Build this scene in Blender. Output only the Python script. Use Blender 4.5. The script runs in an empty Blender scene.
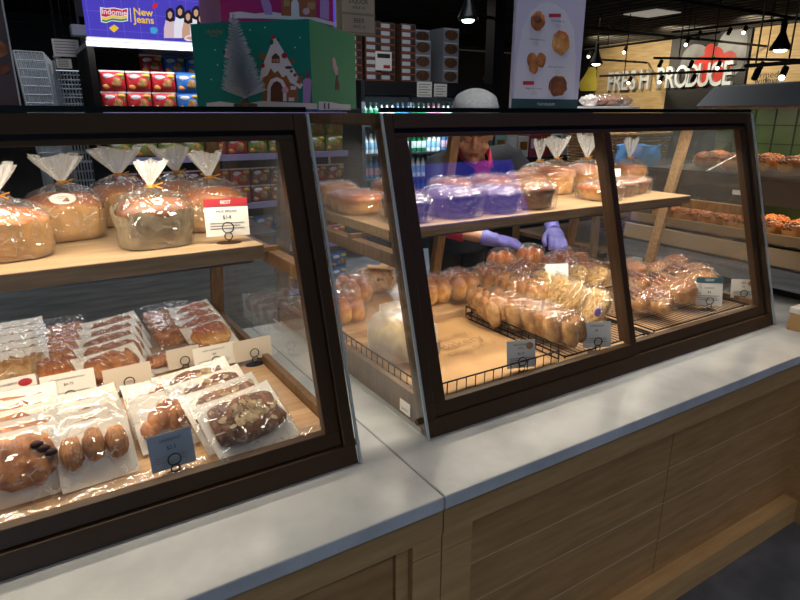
import bpy, math, random
from mathutils import Vector, Matrix, noise
random.seed(7)
S = bpy.context.scene
COL = S.collection
R = math.radians

# ------------------------------------------------------------------ camera
HEAD, PITCH, FPX = R(58.0693), R(17.283), 601.0
EYE = Vector((0, 0, 1.46))
cd = bpy.data.cameras.new('camera')
cd.sensor_width = 36
cd.lens = FPX / 800 * 36
cd.clip_start = .02
cam = bpy.data.objects.new('camera', cd)
COL.objects.link(cam)
cam.location = EYE
cam.rotation_euler = (R(90) - PITCH, 0, HEAD - R(90))
S.camera = cam

# ------------------------------------------------------------------ world, lights, exposure
w = bpy.data.worlds.new('daylight')
S.world = w
w.use_nodes = True
bg = w.node_tree.nodes['Background']
bg.inputs[0].default_value = (.52, .70, 1.0, 1)
bg.inputs[1].default_value = 3.4
S.view_settings.view_transform = 'Standard'
S.view_settings.look = 'None'
S.view_settings.exposure = 0.0
S.view_settings.gamma = 1
S.view_settings.use_curve_mapping = False
S.cycles.transparent_max_bounces = 32
S.cycles.max_bounces = 14


def area(name, loc, size, power, col, rot=(0, 0, 0), spread=180):
    l = bpy.data.lights.new(name, 'AREA')
    l.shape = 'RECTANGLE'
    l.size, l.size_y = size
    l.energy = power
    l.color = col
    l.spread = R(spread)
    o = bpy.data.objects.new(name, l)
    COL.objects.link(o)
    o.location = loc
    o.rotation_euler = rot
    return o


WARM = (1.0, .87, .70)
# shop ceiling panels, and an added fill over the front aisle
area('shop_light', (1.5, .30, 2.90), (3.0, .5), 6, (.97, .98, 1))
area('shop_light', (2.2, -1.7, 4.2), (5, .8), 105, (.95, .97, 1), (R(20), 0, 0))  # added unseen fill, brightens the cladding and counter front
area('shop_light', (1.5, 4.4, 2.90), (5, .6), 22, (.9, .95, 1))
area('shop_light', (6, 8, 2.90), (6, 2), 30, (1, .9, .75))
area('shop_light', (2.2, 3.1, 2.90), (3.2, .3), 24, (1, .95, .9))
# LED strips of the cases: under the top beam and under the front edge of the shelf
for x0, x1, sx1 in ((-.95, .50, .44), (.79, 2.24, 2.08)):
    area('case_light', ((x0 + x1) / 2, 1.36, 1.404), (x1 - x0, .025), 8.0, WARM, (R(16), 0, 0), 160)
    area('case_light', ((x0 + sx1) / 2, 1.375, 1.119), (sx1 - x0, .025), 5.4, WARM, (R(8), 0, 0), 160)
# open display on the right, cooler, noodle sign strip, and added fills
area('display_light', (2.86, 1.3, 1.475), (.05, 1.1), 3.5, WARM, (0, R(-12), 0))
area('display_light', (2.80, 1.3, 1.13), (.04, 1.1), 3, (1, .72, .45))
area('cooler_light', (3.8, 5.42, 1.60), (1.5, .05), 45, (.75, .9, 1), (R(-20), 0, 0))
area('shop_light', (3.0, 1.9, 2.90), (.3, .3), 7, (1, .93, .82), (R(8), 0, 0), 60)  # added unseen fill to brighten the wicker basket
area('shop_light', (1.75, 1.65, 2.90), (.5, .3), 10, (1, .95, .88), (R(12), 0, 0), 60)  # added unseen fill for the worker's face
area('shop_light', (-.3, 2.2, 2.90), (1.6, .3), 7, (.9, .95, 1), (R(10), 0, 0), 80)  # added unseen fill that lifts the steel back counter
area('gondola_light', (.9, 3.35, 1.79), (1.2, .05), 5, (1, .97, 1), (R(25), 0, 0))


# ------------------------------------------------------------------ pixel helpers: rays of the photograph's frame met with real planes
def ray(x, y):
    f = Vector((math.cos(HEAD) * math.cos(PITCH), math.sin(HEAD) * math.cos(PITCH), -math.sin(PITCH)))
    r = Vector((math.sin(HEAD), -math.cos(HEAD), 0))
    u = Vector((math.cos(HEAD) * math.sin(PITCH), math.sin(HEAD) * math.sin(PITCH), math.cos(PITCH)))
    return f + r * ((x - 400) / FPX) - u * ((y - 300) / FPX)


def onz(x, y, z): r = ray(x, y); return EYE + r * ((z - EYE.z) / r.z)
def ony(x, y, Y): r = ray(x, y); return EYE + r * (Y / r.y)
def onx(x, y, X): r = ray(x, y); return EYE + r * (X / r.x)


# ------------------------------------------------------------------ mesh builder
class MB:
    def __init__(s, org=(0, 0, 0)):
        s.v, s.f, s.o = [], [], Vector(org)

    def add(s, vs, fs, M=None):
        b = len(s.v)
        for p in vs:
            p = Vector(p)
            if M is not None: p = M @ p
            s.v.append(p - s.o)
        s.f += [tuple(i + b for i in f) for f in fs]
        return s

    def hexa(s, p):  # p: 4 bottom (ccw from above), 4 top
        return s.add(p, [(3, 2, 1, 0), (4, 5, 6, 7), (0, 1, 5, 4), (1, 2, 6, 5), (2, 3, 7, 6), (3, 0, 4, 7)])

    def box(s, x0, x1, y0, y1, z0, z1, M=None):
        return s.add([(x0, y0, z0), (x1, y0, z0), (x1, y1, z0), (x0, y1, z0), (x0, y0, z1), (x1, y0, z1), (x1, y1, z1), (x0, y1, z1)],
                     [(3, 2, 1, 0), (4, 5, 6, 7), (0, 1, 5, 4), (1, 2, 6, 5), (2, 3, 7, 6), (3, 0, 4, 7)], M)

    def loft(s, rings, caps=True, closed=True, M=None):
        n = len(rings[0]); vs = [p for r in rings for p in r]; fs = []
        m = n if closed else n - 1
        for i in range(len(rings) - 1):
            for j in range(m):
                k = (j + 1) % n
                fs.append((i * n + j, i * n + k, (i + 1) * n + k, (i + 1) * n + j))
        if caps and closed:
            fs.append(tuple(reversed(range(n)))); fs.append(tuple(range((len(rings) - 1) * n, len(rings) * n)))
        return s.add(vs, fs, M)

    def tube(s, pts, r, n=8, M=None, closed=False, caps=True):
        pts = [Vector(p) for p in pts]
        rs = r if isinstance(r, (list, tuple)) else [r] * len(pts)
        rings = []; up = None
        for i, p in enumerate(pts):
            if closed: t = pts[(i + 1) % len(pts)] - pts[i - 1]
            else: t = pts[min(i + 1, len(pts) - 1)] - pts[max(i - 1, 0)]
            if t.length < 1e-9: t = Vector((0, 0, 1))
            t.normalize()
            if up is None: up = Vector((0, 0, 1)) if abs(t.z) < .9 else Vector((1, 0, 0))
            a = t.cross(up)
            if a.length < 1e-6: a = t.cross(Vector((0, 1, 0)))
            a.normalize(); b = a.cross(t).normalized(); up = b
            rings.append([p + (a * math.cos(q) + b * math.sin(q)) * rs[i] for q in (2 * math.pi * k / n for k in range(n))])
        if closed: rings.append(rings[0])
        return s.loft(rings, caps and not closed, True, M)

    def lathe(s, prof, n=20, M=None, c=(0, 0)):
        return s.loft([[(c[0] + r * math.cos(2 * math.pi * k / n), c[1] + r * math.sin(2 * math.pi * k / n), z) for k in range(n)] for r, z in prof], True, True, M)

    def ball(s, c, r, n=12, m=8, M=None, sq=1.0, amp=0, fr=20, seed=0, sqv=None):
        rx, ry, rz = r if isinstance(r, (list, tuple)) else (r, r, r)
        sqv = sq if sqv is None else sqv
        sg = lambda a, e: math.copysign(abs(a) ** e, a)
        rings = []
        for i in range(m + 1):
            v = -math.pi / 2 + math.pi * i / m
            if i == 0: v += .02
            if i == m: v -= .02
            ring = []
            for j in range(n):
                u = 2 * math.pi * j / n
                p = Vector((rx * sg(math.cos(v), sqv) * sg(math.cos(u), sq), ry * sg(math.cos(v), sqv) * sg(math.sin(u), sq), rz * sg(math.sin(v), sqv)))
                if amp:
                    q = (p + Vector((seed * 3.1, seed * 1.7, seed))) * fr
                    p *= 1 + amp * noise.noise(q)
                ring.append(p + Vector(c))
            rings.append(ring)
        return s.loft(rings, True, True, M)

    def build(s, name, mat, parent=None, smooth=False, bevel=0, label=None):
        me = bpy.data.meshes.new(name)
        me.from_pydata([tuple(p) for p in s.v], [], s.f)
        me.validate(); me.update()
        if smooth:
            me.polygons.foreach_set('use_smooth', [True] * len(me.polygons))
        me.materials.append(mat)
        o = bpy.data.objects.new(name, me); COL.objects.link(o)
        if parent: o.parent = parent
        if bevel:
            b = o.modifiers.new('bevel', 'BEVEL'); b.width = bevel; b.segments = 2; b.limit_method = 'ANGLE'
        if label: o['label'] = label
        return o


def tag(o, label, cat, group=None):
    o['label'] = label; o['category'] = cat
    if group: o['group'] = group
    return o


def thing(name, label, cat, loc=(0, 0, 0), rz=0, group=None):
    o = bpy.data.objects.new(name, None); COL.objects.link(o)
    o.empty_display_size = .05
    o.location = loc; o.rotation_euler = (0, 0, rz)
    return tag(o, label, cat, group)


KIDS = {}


def dup(root, loc, rz=None, label=None, group=None, scale=None):
    r = root.copy(); COL.objects.link(r); r.location = loc
    if rz is not None: r.rotation_euler = (0, 0, rz)
    if label: r['label'] = label
    if group: r['group'] = group
    if scale: r.scale = scale
    for ch in [o for o in COL.objects if o.parent == root]:
        c = ch.copy(); COL.objects.link(c); c.parent = r
        for g in [o for o in COL.objects if o.parent == ch]:
            d = g.copy(); COL.objects.link(d); d.parent = c
    return r


def struct(o): o['kind'] = 'structure'; return o


TXT = {}


def text(mb, s, size, M, align='CENTER', bold=0):
    key = (s, align, bold)
    if key not in TXT:
        c = bpy.data.curves.new('t', 'FONT'); c.body = s; c.size = 1; c.align_x = align; c.align_y = 'CENTER'; c.offset = bold
        o = bpy.data.objects.new('t', c); COL.objects.link(o)
        me = bpy.data.meshes.new_from_object(o)
        TXT[key] = ([tuple(v.co) for v in me.vertices], [tuple(p.vertices) for p in me.polygons])
        bpy.data.objects.remove(o); bpy.data.meshes.remove(me); bpy.data.curves.remove(c)
    vs, fs = TXT[key]
    mb.add([(x * size, y * size, z) for x, y, z in vs], fs, M)


# frame facing -Y: text x -> X, text y -> Z
def face(o, rx=0, rz=0): return Matrix.Translation(o) @ Matrix.Rotation(rz, 4, 'Z') @ Matrix.Rotation(R(90) + rx, 4, 'X')


# ------------------------------------------------------------------ materials
def rgb(h):
    c = [int(h[i:i + 2], 16) / 255 for i in (0, 2, 4)]
    return tuple(x / 12.92 if x <= .04045 else ((x + .055) / 1.055) ** 2.4 for x in c) + (1,)


def mk(name, c, rough=.5, metal=0, c2=None, scale=20, bump=0, stretch=(1, 1, 1), lo=.35, hi=.65, spec=.5, detail=4, bscale=None, sub=0, top=None, tz=(.5, .85)):
    m = bpy.data.materials.new(name); m.use_nodes = True
    nt = m.node_tree; N = nt.nodes; L = nt.links; b = N['Principled BSDF']
    c = rgb(c) if isinstance(c, str) else tuple(c) + (1,)
    b.inputs['Base Color'].default_value = c
    b.inputs['Roughness'].default_value = rough; b.inputs['Metallic'].default_value = metal
    b.inputs['Specular IOR Level'].default_value = spec
    if sub:
        b.inputs['Subsurface Weight'].default_value = sub
        b.inputs['Subsurface Radius'].default_value = (.02, .01, .005)
        b.inputs['Subsurface Scale'].default_value = .3
    if c2 or bump:
        tc = N.new('ShaderNodeTexCoord'); mp = N.new('ShaderNodeMapping'); mp.inputs['Scale'].default_value = stretch
        L.new(tc.outputs['Object'], mp.inputs[0])
    if c2:
        c2 = rgb(c2) if isinstance(c2, str) else tuple(c2) + (1,)
        n = N.new('ShaderNodeTexNoise'); n.inputs['Scale'].default_value = scale; n.inputs['Detail'].default_value = detail
        L.new(mp.outputs[0], n.inputs[0])
        r = N.new('ShaderNodeValToRGB'); r.color_ramp.elements[0].position = lo; r.color_ramp.elements[1].position = hi
        r.color_ramp.elements[0].color = c; r.color_ramp.elements[1].color = c2
        L.new(n.outputs[0], r.inputs[0]); L.new(r.outputs[0], b.inputs['Base Color'])
    if top:  # browner baked crown
        sx = N.new('ShaderNodeSeparateXYZ'); L.new(tc.outputs['Generated'], sx.inputs[0])
        ad = N.new('ShaderNodeMath'); ad.operation = 'MULTIPLY_ADD'; ad.inputs[1].default_value = .5; L.new(n.outputs[0], ad.inputs[0]); L.new(sx.outputs[2], ad.inputs[2])
        rm = N.new('ShaderNodeMapRange'); rm.inputs['From Min'].default_value = tz[0] + .25; rm.inputs['From Max'].default_value = tz[1] + .25; L.new(ad.outputs[0], rm.inputs[0])
        mc = N.new('ShaderNodeMix'); mc.data_type = 'RGBA'; L.new(rm.outputs[0], mc.inputs[0]); L.new(r.outputs[0], mc.inputs[6]); mc.inputs[7].default_value = rgb(top)
        L.new(mc.outputs[2], b.inputs['Base Color'])
    if bump:
        n2 = N.new('ShaderNodeTexNoise'); n2.inputs['Scale'].default_value = bscale or scale * 2; n2.inputs['Detail'].default_value = 5
        L.new(mp.outputs[0], n2.inputs[0])
        bp = N.new('ShaderNodeBump'); bp.inputs['Strength'].default_value = bump; bp.inputs['Distance'].default_value = .006
        L.new(n2.outputs[0], bp.inputs['Height']); L.new(bp.outputs[0], b.inputs['Normal'])
    return m


def emit(name, c, s):
    m = bpy.data.materials.new(name); m.use_nodes = True
    b = m.node_tree.nodes['Principled BSDF']
    b.inputs['Base Color'].default_value = (0, 0, 0, 1)
    b.inputs['Emission Color'].default_value = rgb(c); b.inputs['Emission Strength'].default_value = s
    return m


def film(name, base=.06, peak=.5, rough=.12, haze=.04, scale=30, bump=.6, tint=(.97, .97, .97), stretch=(1, 1, 1), hazecol=(.9, .88, .84), crease=0, cmask=.5):
    m = bpy.data.materials.new(name); m.use_nodes = True
    nt = m.node_tree; N = nt.nodes; L = nt.links
    N.remove(N['Principled BSDF']); out = N['Material Output']
    tr = N.new('ShaderNodeBsdfTransparent'); tr.inputs[0].default_value = tint + (1,)
    gl = N.new('ShaderNodeBsdfGlossy'); gl.inputs['Roughness'].default_value = rough; gl.inputs['Color'].default_value = (1, 1, 1, 1)
    lw = N.new('ShaderNodeLayerWeight'); lw.inputs[0].default_value = .25
    mr = N.new('ShaderNodeMapRange'); mr.inputs['To Min'].default_value = base; mr.inputs['To Max'].default_value = peak
    L.new(lw.outputs['Facing'], mr.inputs[0])
    mx = N.new('ShaderNodeMixShader'); L.new(mr.outputs[0], mx.inputs[0]); L.new(tr.outputs[0], mx.inputs[1]); L.new(gl.outputs[0], mx.inputs[2])
    last = mx
    if haze:
        df = N.new('ShaderNodeBsdfDiffuse'); df.inputs[0].default_value = hazecol + (1,)
        tl = N.new('ShaderNodeBsdfTranslucent'); tl.inputs[0].default_value = hazecol + (1,)
        ad = N.new('ShaderNodeMixShader'); ad.inputs[0].default_value = .5
        L.new(df.outputs[0], ad.inputs[1]); L.new(tl.outputs[0], ad.inputs[2])
        m2 = N.new('ShaderNodeMixShader'); m2.inputs[0].default_value = haze
        L.new(mx.outputs[0], m2.inputs[1]); L.new(ad.outputs[0], m2.inputs[2]); last = m2
    if bump:
        tc = N.new('ShaderNodeTexCoord'); mp = N.new('ShaderNodeMapping'); mp.inputs['Scale'].default_value = stretch
        L.new(tc.outputs['Object'], mp.inputs[0])
        vo = N.new('ShaderNodeTexVoronoi'); vo.feature = 'DISTANCE_TO_EDGE'; vo.inputs['Scale'].default_value = scale
        nz = N.new('ShaderNodeTexNoise'); nz.inputs['Scale'].default_value = scale * .8; nz.inputs['Detail'].default_value = 3
        va = N.new('ShaderNodeVectorMath'); va.operation = 'MULTIPLY_ADD'; va.inputs[1].default_value = (.03, .03, .03)
        L.new(mp.outputs[0], nz.inputs[0]); L.new(nz.outputs['Color'], va.inputs[0]); L.new(mp.outputs[0], va.inputs[2]); L.new(va.outputs[0], vo.inputs[0])
        ma = N.new('ShaderNodeMath'); ma.operation = 'MINIMUM'; ma.inputs[1].default_value = .18; L.new(vo.outputs['Distance'], ma.inputs[0])
        mb = N.new('ShaderNodeMath'); mb.operation = 'MULTIPLY_ADD'; mb.inputs[1].default_value = .5; L.new(nz.outputs[0], mb.inputs[0]); L.new(ma.outputs[0], mb.inputs[2])
        bp = N.new('ShaderNodeBump'); bp.inputs['Strength'].default_value = bump; bp.inputs['Distance'].default_value = .02
        if crease:  # folded, doubled film along the crumple lines
            v2 = N.new('ShaderNodeTexVoronoi'); v2.feature = 'DISTANCE_TO_EDGE'; v2.inputs['Scale'].default_value = scale * 1.4; L.new(va.outputs[0], v2.inputs[0])
            n3 = N.new('ShaderNodeTexNoise'); n3.inputs['Scale'].default_value = scale * 1.1; L.new(mp.outputs[0], n3.inputs[0])
            r2 = N.new('ShaderNodeMapRange'); r2.inputs['From Min'].default_value = .0; r2.inputs['From Max'].default_value = .04; r2.inputs['To Min'].default_value = 1; r2.inputs['To Max'].default_value = 0; L.new(v2.outputs['Distance'], r2.inputs[0])
            r3 = N.new('ShaderNodeMapRange'); r3.inputs['From Min'].default_value = cmask; r3.inputs['From Max'].default_value = cmask + .12; L.new(n3.outputs[0], r3.inputs[0])
            mu = N.new('ShaderNodeMath'); mu.operation = 'MULTIPLY'; L.new(r2.outputs[0], mu.inputs[0]); L.new(r3.outputs[0], mu.inputs[1])
            mv = N.new('ShaderNodeMath'); mv.operation = 'MULTIPLY_ADD'; mv.inputs[1].default_value = crease; mv.inputs[2].default_value = haze; L.new(mu.outputs[0], mv.inputs[0]); L.new(mv.outputs[0], m2.inputs[0])
        L.new(mb.outputs[0], bp.inputs['Height']); L.new(bp.outputs[0], gl.inputs['Normal']); L.new(bp.outputs[0], lw.inputs['Normal'])
    L.new(last.outputs[0], out.inputs[0])
    return m


M = {}
M['frame'] = mk('dark_bronze_metal', '48331f', .45, .0, spec=.3)
M['frame_in'] = mk('black_gasket', '0c0a09', .5)
M['ube_sticker'] = mk('purple_sticker', '7a5fc0', .5)
M['glass'] = film('clear_glass', base=.028, peak=.35, rough=.0, haze=.012, bump=0, tint=(.93, .95, .94), hazecol=(.7, .8, .9))
M['glass_side'] = film('side_glass', base=.03, peak=.4, rough=.02, haze=.05, bump=0, tint=(.93, .95, .94), hazecol=(.8, .85, .9))
M['glass_edge'] = mk('polished_glass_edge', 'c6cbc8', .2)
M['glass_rim'] = mk('dark_green_glass_edge', '06120e', .4, spec=.2)
M['film'] = film('cellophane', base=.04, peak=.40, rough=.08, haze=.03, scale=30, bump=1.0, crease=.5, cmask=.54)
M['fan'] = film('gathered_cellophane', base=.06, peak=.45, rough=.15, haze=.30, scale=45, bump=.9, crease=.6)
M['film_flat'] = film('cellophane_sleeve', base=.03, peak=.35, rough=.07, haze=.03, scale=20, bump=1.0, crease=.6, cmask=.50)
M['film_thick'] = film('frosted_plastic_bag', base=.06, peak=.4, rough=.3, haze=.42, scale=20, bump=.8)
M['wood_l'] = mk('pale_wood', 'c4a07a', .35, c2='b18a62', scale=6, stretch=(1, 14, 14), bump=.05, lo=.3, hi=.7)
M['wood_case'] = mk('case_wood', '775836', .45, c2='5c4127', scale=6, stretch=(14, 14, 1.5), bump=.08)
M['wood_shelf'] = mk('shelf_wood', 'a58a6a', .4, c2='8f7455', scale=7, stretch=(1, 12, 12), bump=.05)
M['clad'] = mk('oak_cladding', 'b88c5a', .5, c2='9c7446', scale=5, stretch=(1.2, 10, 10), bump=.06, lo=.3, hi=.7, detail=6)
M['clad2'] = mk('oak_fascia', 'c99e68', .5, c2='b58a56', scale=5, stretch=(1.2, 10, 10), bump=.05, lo=.3, hi=.7)
M['groove'] = mk('pale_groove', 'c8b79a', .6)
M['marble'] = mk('grey_white_stone', 'b4b6b6', .25, c2='d0d1d0', scale=6, lo=.30, hi=.60, detail=8, spec=.45)
M['floor'] = mk('dark_concrete_floor', '5f5f62', .5, c2='4a4a4e', scale=9, bump=.05, detail=8)
M['black'] = mk('matt_black', '0b0b0d', .6)
M['ceil'] = mk('dark_ceiling', '262624', .8)
M['ceil2'] = mk('ceiling_rib', '403d39', .8)
M['steel'] = mk('brushed_steel', '8a8f94', .3, .9, c2='70757a', scale=10, stretch=(1, 1, 30))
M['steel_d'] = mk('dark_brushed_steel', '8c939b', .28, .55, c2='747b84', scale=5, stretch=(1, 1, 12))
M['wire'] = mk('black_wire', '101012', .35, .5)
M['chrome'] = mk('chrome_wire', 'c6ccd4', .3, .5)
M['card'] = mk('card_stock', 'e9e4da', .6)
M['card_b'] = mk('card_stock_back', 'cfc2b0', .6)
M['ink'] = mk('black_print', '1b1a1c', .6)
M['ink_l'] = mk('grey_print', '8d8a86', .7)
M['red'] = mk('red_print', 'a3222e', .55)
M['teal'] = mk('teal_print', '2d5d6b', .55)
M['kraft'] = mk('kraft_paper', 'b8905f', .7, c2='a87f52', scale=8, bump=.12, bscale=14)
M['paper'] = mk('white_bakery_paper', 'efe9df', .55, c2='e6ddcf', scale=8, bump=.25, bscale=22)
M['paper_w'] = mk('brown_baking_paper', 'ab8152', .6, c2='96703f', scale=20, bump=.3, bscale=35)
M['paper_g'] = mk('grey_brown_baking_paper', '8f8166', .6, c2='7d6d54', scale=20, bump=.3, bscale=35)
M['gold'] = mk('gold_twist_tie', 'c98a2b', .3, .7)
M['crust'] = mk('golden_crust', 'd2a468', .5, c2='b8803f', scale=30, bump=.7, bscale=70, top='8f4f22', tz=(.45, .85), lo=.40, hi=.60)
M['crust_d'] = mk('dark_crust', '7a4a28', .5, c2='5c331b', scale=14, bump=.35, bscale=50)
M['crust_o'] = mk('orange_glazed_crust', 'd9a45e', .35, c2='c4843f', scale=28, bump=.5, bscale=60, top='a85822', tz=(.40, .80), lo=.40, hi=.60)
M['crust_p'] = mk('pale_crust', 'd3ac72', .55, c2='b07c42', scale=34, bump=.7, bscale=90, top='a66a30', tz=(.5, .95), lo=.40, hi=.60)
M['crust_s'] = mk('seeded_crust', 'c8a468', .6, c2='966e3a', scale=90, bump=.6, bscale=140, lo=.45, hi=.6)
M['past'] = mk('flaky_pastry', 'b8763e', .5, c2='7c4320', scale=34, bump=.5, bscale=70)
M['past_d'] = mk('dark_baked_pastry', '8a5230', .5, c2='55301c', scale=26, bump=.5, bscale=70)
M['cookie'] = mk('ginger_biscuit', 'a8703c', .55, c2='7f4d26', scale=30, bump=.5, bscale=80)
M['almond'] = mk('toasted_almond_flakes', 'c9ae84', .5, c2='8f724f', scale=60)
M['berry'] = mk('dark_berry_filling', '2a0d10', .6, spec=.2)
M['choc'] = mk('cocoa_swirl', '5a3a2e', .45, c2='3e261f', scale=30)
M['ube'] = mk('purple_yam_bread', '4d3a63', .5, c2='3d2c48', scale=14, bump=.3, bscale=60)  # purple of the pane's reflection put into the crust colour
M['butter'] = mk('pale_pasta_yellow', 'd9bd7c', .5, c2='c6a562', scale=20)

# ================================================================== SETTING
struct(MB().box(-6, 12.2, -6.2, 12.2, -.1, 0).build('floor', M['floor']))
struct(MB().box(-6, 12.2, -1, 12.2, 2.97, 3.1).build('ceiling', M['ceil']))
struct(MB().box(-6, 12.2, -6.2, -1.001, 4.3, 4.4).build('trim_4', M['ceil']))      # the ceiling is higher over the entrance
struct(MB().box(-6, 12.2, -1.06, -1.001, 3.1, 4.299).build('trim_5', M['ceil']))
# front wall with the storefront window that lets the daylight in
for i, bx in enumerate(((-6, -5.6, 0, 4.3), (-1.0, 12.2, 0, 4.3), (-5.6, -1.0, 2.45, 4.3), (-5.6, -1.0, 0, .15))):
    struct(MB().box(bx[0], bx[1], -6.2, -6.0, bx[2], bx[3]).build('wall_front', M['ceil']))
struct(MB().box(-5.6, -1.0, -6.11, -6.09, .15, 2.45).build('window_1', M['glass']))
# lit advertising screen over the entrance, mirrored in the right case's pane
sc = thing('lit_screen', 'blue lit screen over the entrance, seen only mirrored in the right pane', 'screen', (4.3, -2.5, 2.5))
MB(sc.location).box(3.35, 4.95, -2.62, -2.52, 2.48, 3.25).build('housing', M['black'], sc)
MB(sc.location).box(3.38, 4.92, -2.519, -2.51, 2.51, 3.22).build('panel', emit('blue_screen_light', '4a4af0', 2.3), sc)
for xx in (3.7, 4.6): MB(sc.location).tube([(xx, -2.57, 3.25), (xx, -2.57, 4.3)], .02, 8).build('hanger', M['black'], sc)
mb = MB()
for k in range(60):
    x = -3 + k * .25
    mb.box(x, x + .012, -1, 12, 2.955, 2.97)
struct(mb.build('trim_1', M['ceil2']))
struct(MB().box(-6, 12.2, 12, 12.2, 0, 2.97).build('wall_back', mk('far_wall_paint', '1c1f22', .7, c2='15171a', scale=.8)))
struct(MB().box(-6.2, -6, -6.2, 12.2, 0, 4.3).build('wall_left', mk('side_wall_paint', '1a1b1d', .7)))
M['planks'] = mk('lit_plank_wall', 'b39a6e', .6, c2='9c8258', scale=3, stretch=(1, 1, 9), bump=.1)
struct(MB().box(12, 12.2, -6.2, 12.2, 0, 4.3).build('wall_right', M['black']))

# ------------------------------------------------------------------ counter
YF = .846      # front edge of the worktop
a = MB().box(-2.5, .6345, YF, 2.05, .678, .71).build('worktop', M['marble'], bevel=.003)
tag(a, 'grey-white stone worktop under the left pastry case, ending at the seam', 'worktop')
a = MB().box(.6375, 3.4, YF, 2.05, .678, .71).build('worktop', M['marble'], bevel=.003)
tag(a, 'grey-white stone worktop under the right two-pane bread case', 'worktop')

cb = thing('counter_base', 'wood-clad counter front with grooved planks below the stone worktops', 'counter', (.65, 1.4, 0))
o = cb.location
MB(o).box(-2.5, 2.25, .91, 2.0, .02, .676).build('carcass', M['groove'], cb)
MB(o).box(2.251, 3.4, .95, 2.0, .02, .676).build('carcass', M['clad'], cb)
MB(o).box(-2.5, .648, .868, .909, .598, .676).build('fascia', M['clad2'], cb, bevel=.001)
MB(o).box(.651, 2.25, .868, .909, .598, .676).build('fascia', M['clad2'], cb, bevel=.001)


def planks(x0, x1, zs, y0=.884, y1=.9095, mat='clad', offs=0):
    mb = MB(o)
    for z0, z1 in zip(zs[:-1], zs[1:]):
        mb.box(x0, x1, y0, y1, z0 + .0019, z1 - .0019)
    return mb.build('plank_panel', M[mat], cb)


planks(.735, 1.4735, [.02, .222, .351, .466, .5965])
planks(1.4765, 2.25, [.02, .214, .347, .467, .5965])
for x0, x1 in ((.736, 1.472), (1.478, 2.249)): MB(o).box(x0, x1, .8852, .9092, .03, .595).build('groove_backing', M['groove'], cb)
planks(-2.5, .540, [.02, .17, .31, .45, .5965], .894)
for x0, x1, zs in ((.575, .648, [.02, .3, .555, .5965]), (.651, .733, [.02, .3, .550, .5965])):
    mb = MB(o)
    for z0, z1 in zip(zs[:-1], zs[1:]): mb.box(x0, x1, .872, .9095, z0 + .0012, z1 - .0012)
    mb.build('pilaster', M['clad2'], cb)
MB(o).box(.543, .574, .888, .9095, .02, .5965).build('pilaster', M['clad2'], cb)
mb = MB(o)
for z0, z1 in zip([.001, .25, .39, .56], [.248, .388, .558, .676]): mb.box(2.252, 2.75, .66, .949, z0, z1)
mb.build('return_panel', M['clad2'], cb, bevel=.001)
a = MB(o).box(-2.5, 2.251, .834, .8835, 0, .095).build('plinth', M['clad2'], cb, bevel=.002)

# ================================================================== DISPLAY CASES
SL = .287                                        # lean of the front
def fy(z, d=0): return 1.05 + SL * (z - .71) + d
def by(z): return 2.07 - .2 * (z - .80)           # lean of the back


def lean(mb, x0, x1, z0, z1, d0, d1):            # a bar lying in the leaning front
    mb.hexa([(x0, fy(z0, d0), z0), (x1, fy(z0, d0), z0), (x1, fy(z0, d1), z0), (x0, fy(z0, d1), z0),
             (x0, fy(z1, d0), z1), (x1, fy(z1, d0), z1), (x1, fy(z1, d1), z1), (x0, fy(z1, d1), z1)])


def leanb(mb, x0, x1, z0, z1, d0, d1):
    mb.hexa([(x0, by(z0) + d0, z0), (x1, by(z0) + d0, z0), (x1, by(z0) + d1, z0), (x0, by(z0) + d1, z0),
             (x0, by(z1) + d0, z1), (x1, by(z1) + d0, z1), (x1, by(z1) + d1, z1), (x0, by(z1) + d1, z1)])


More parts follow.
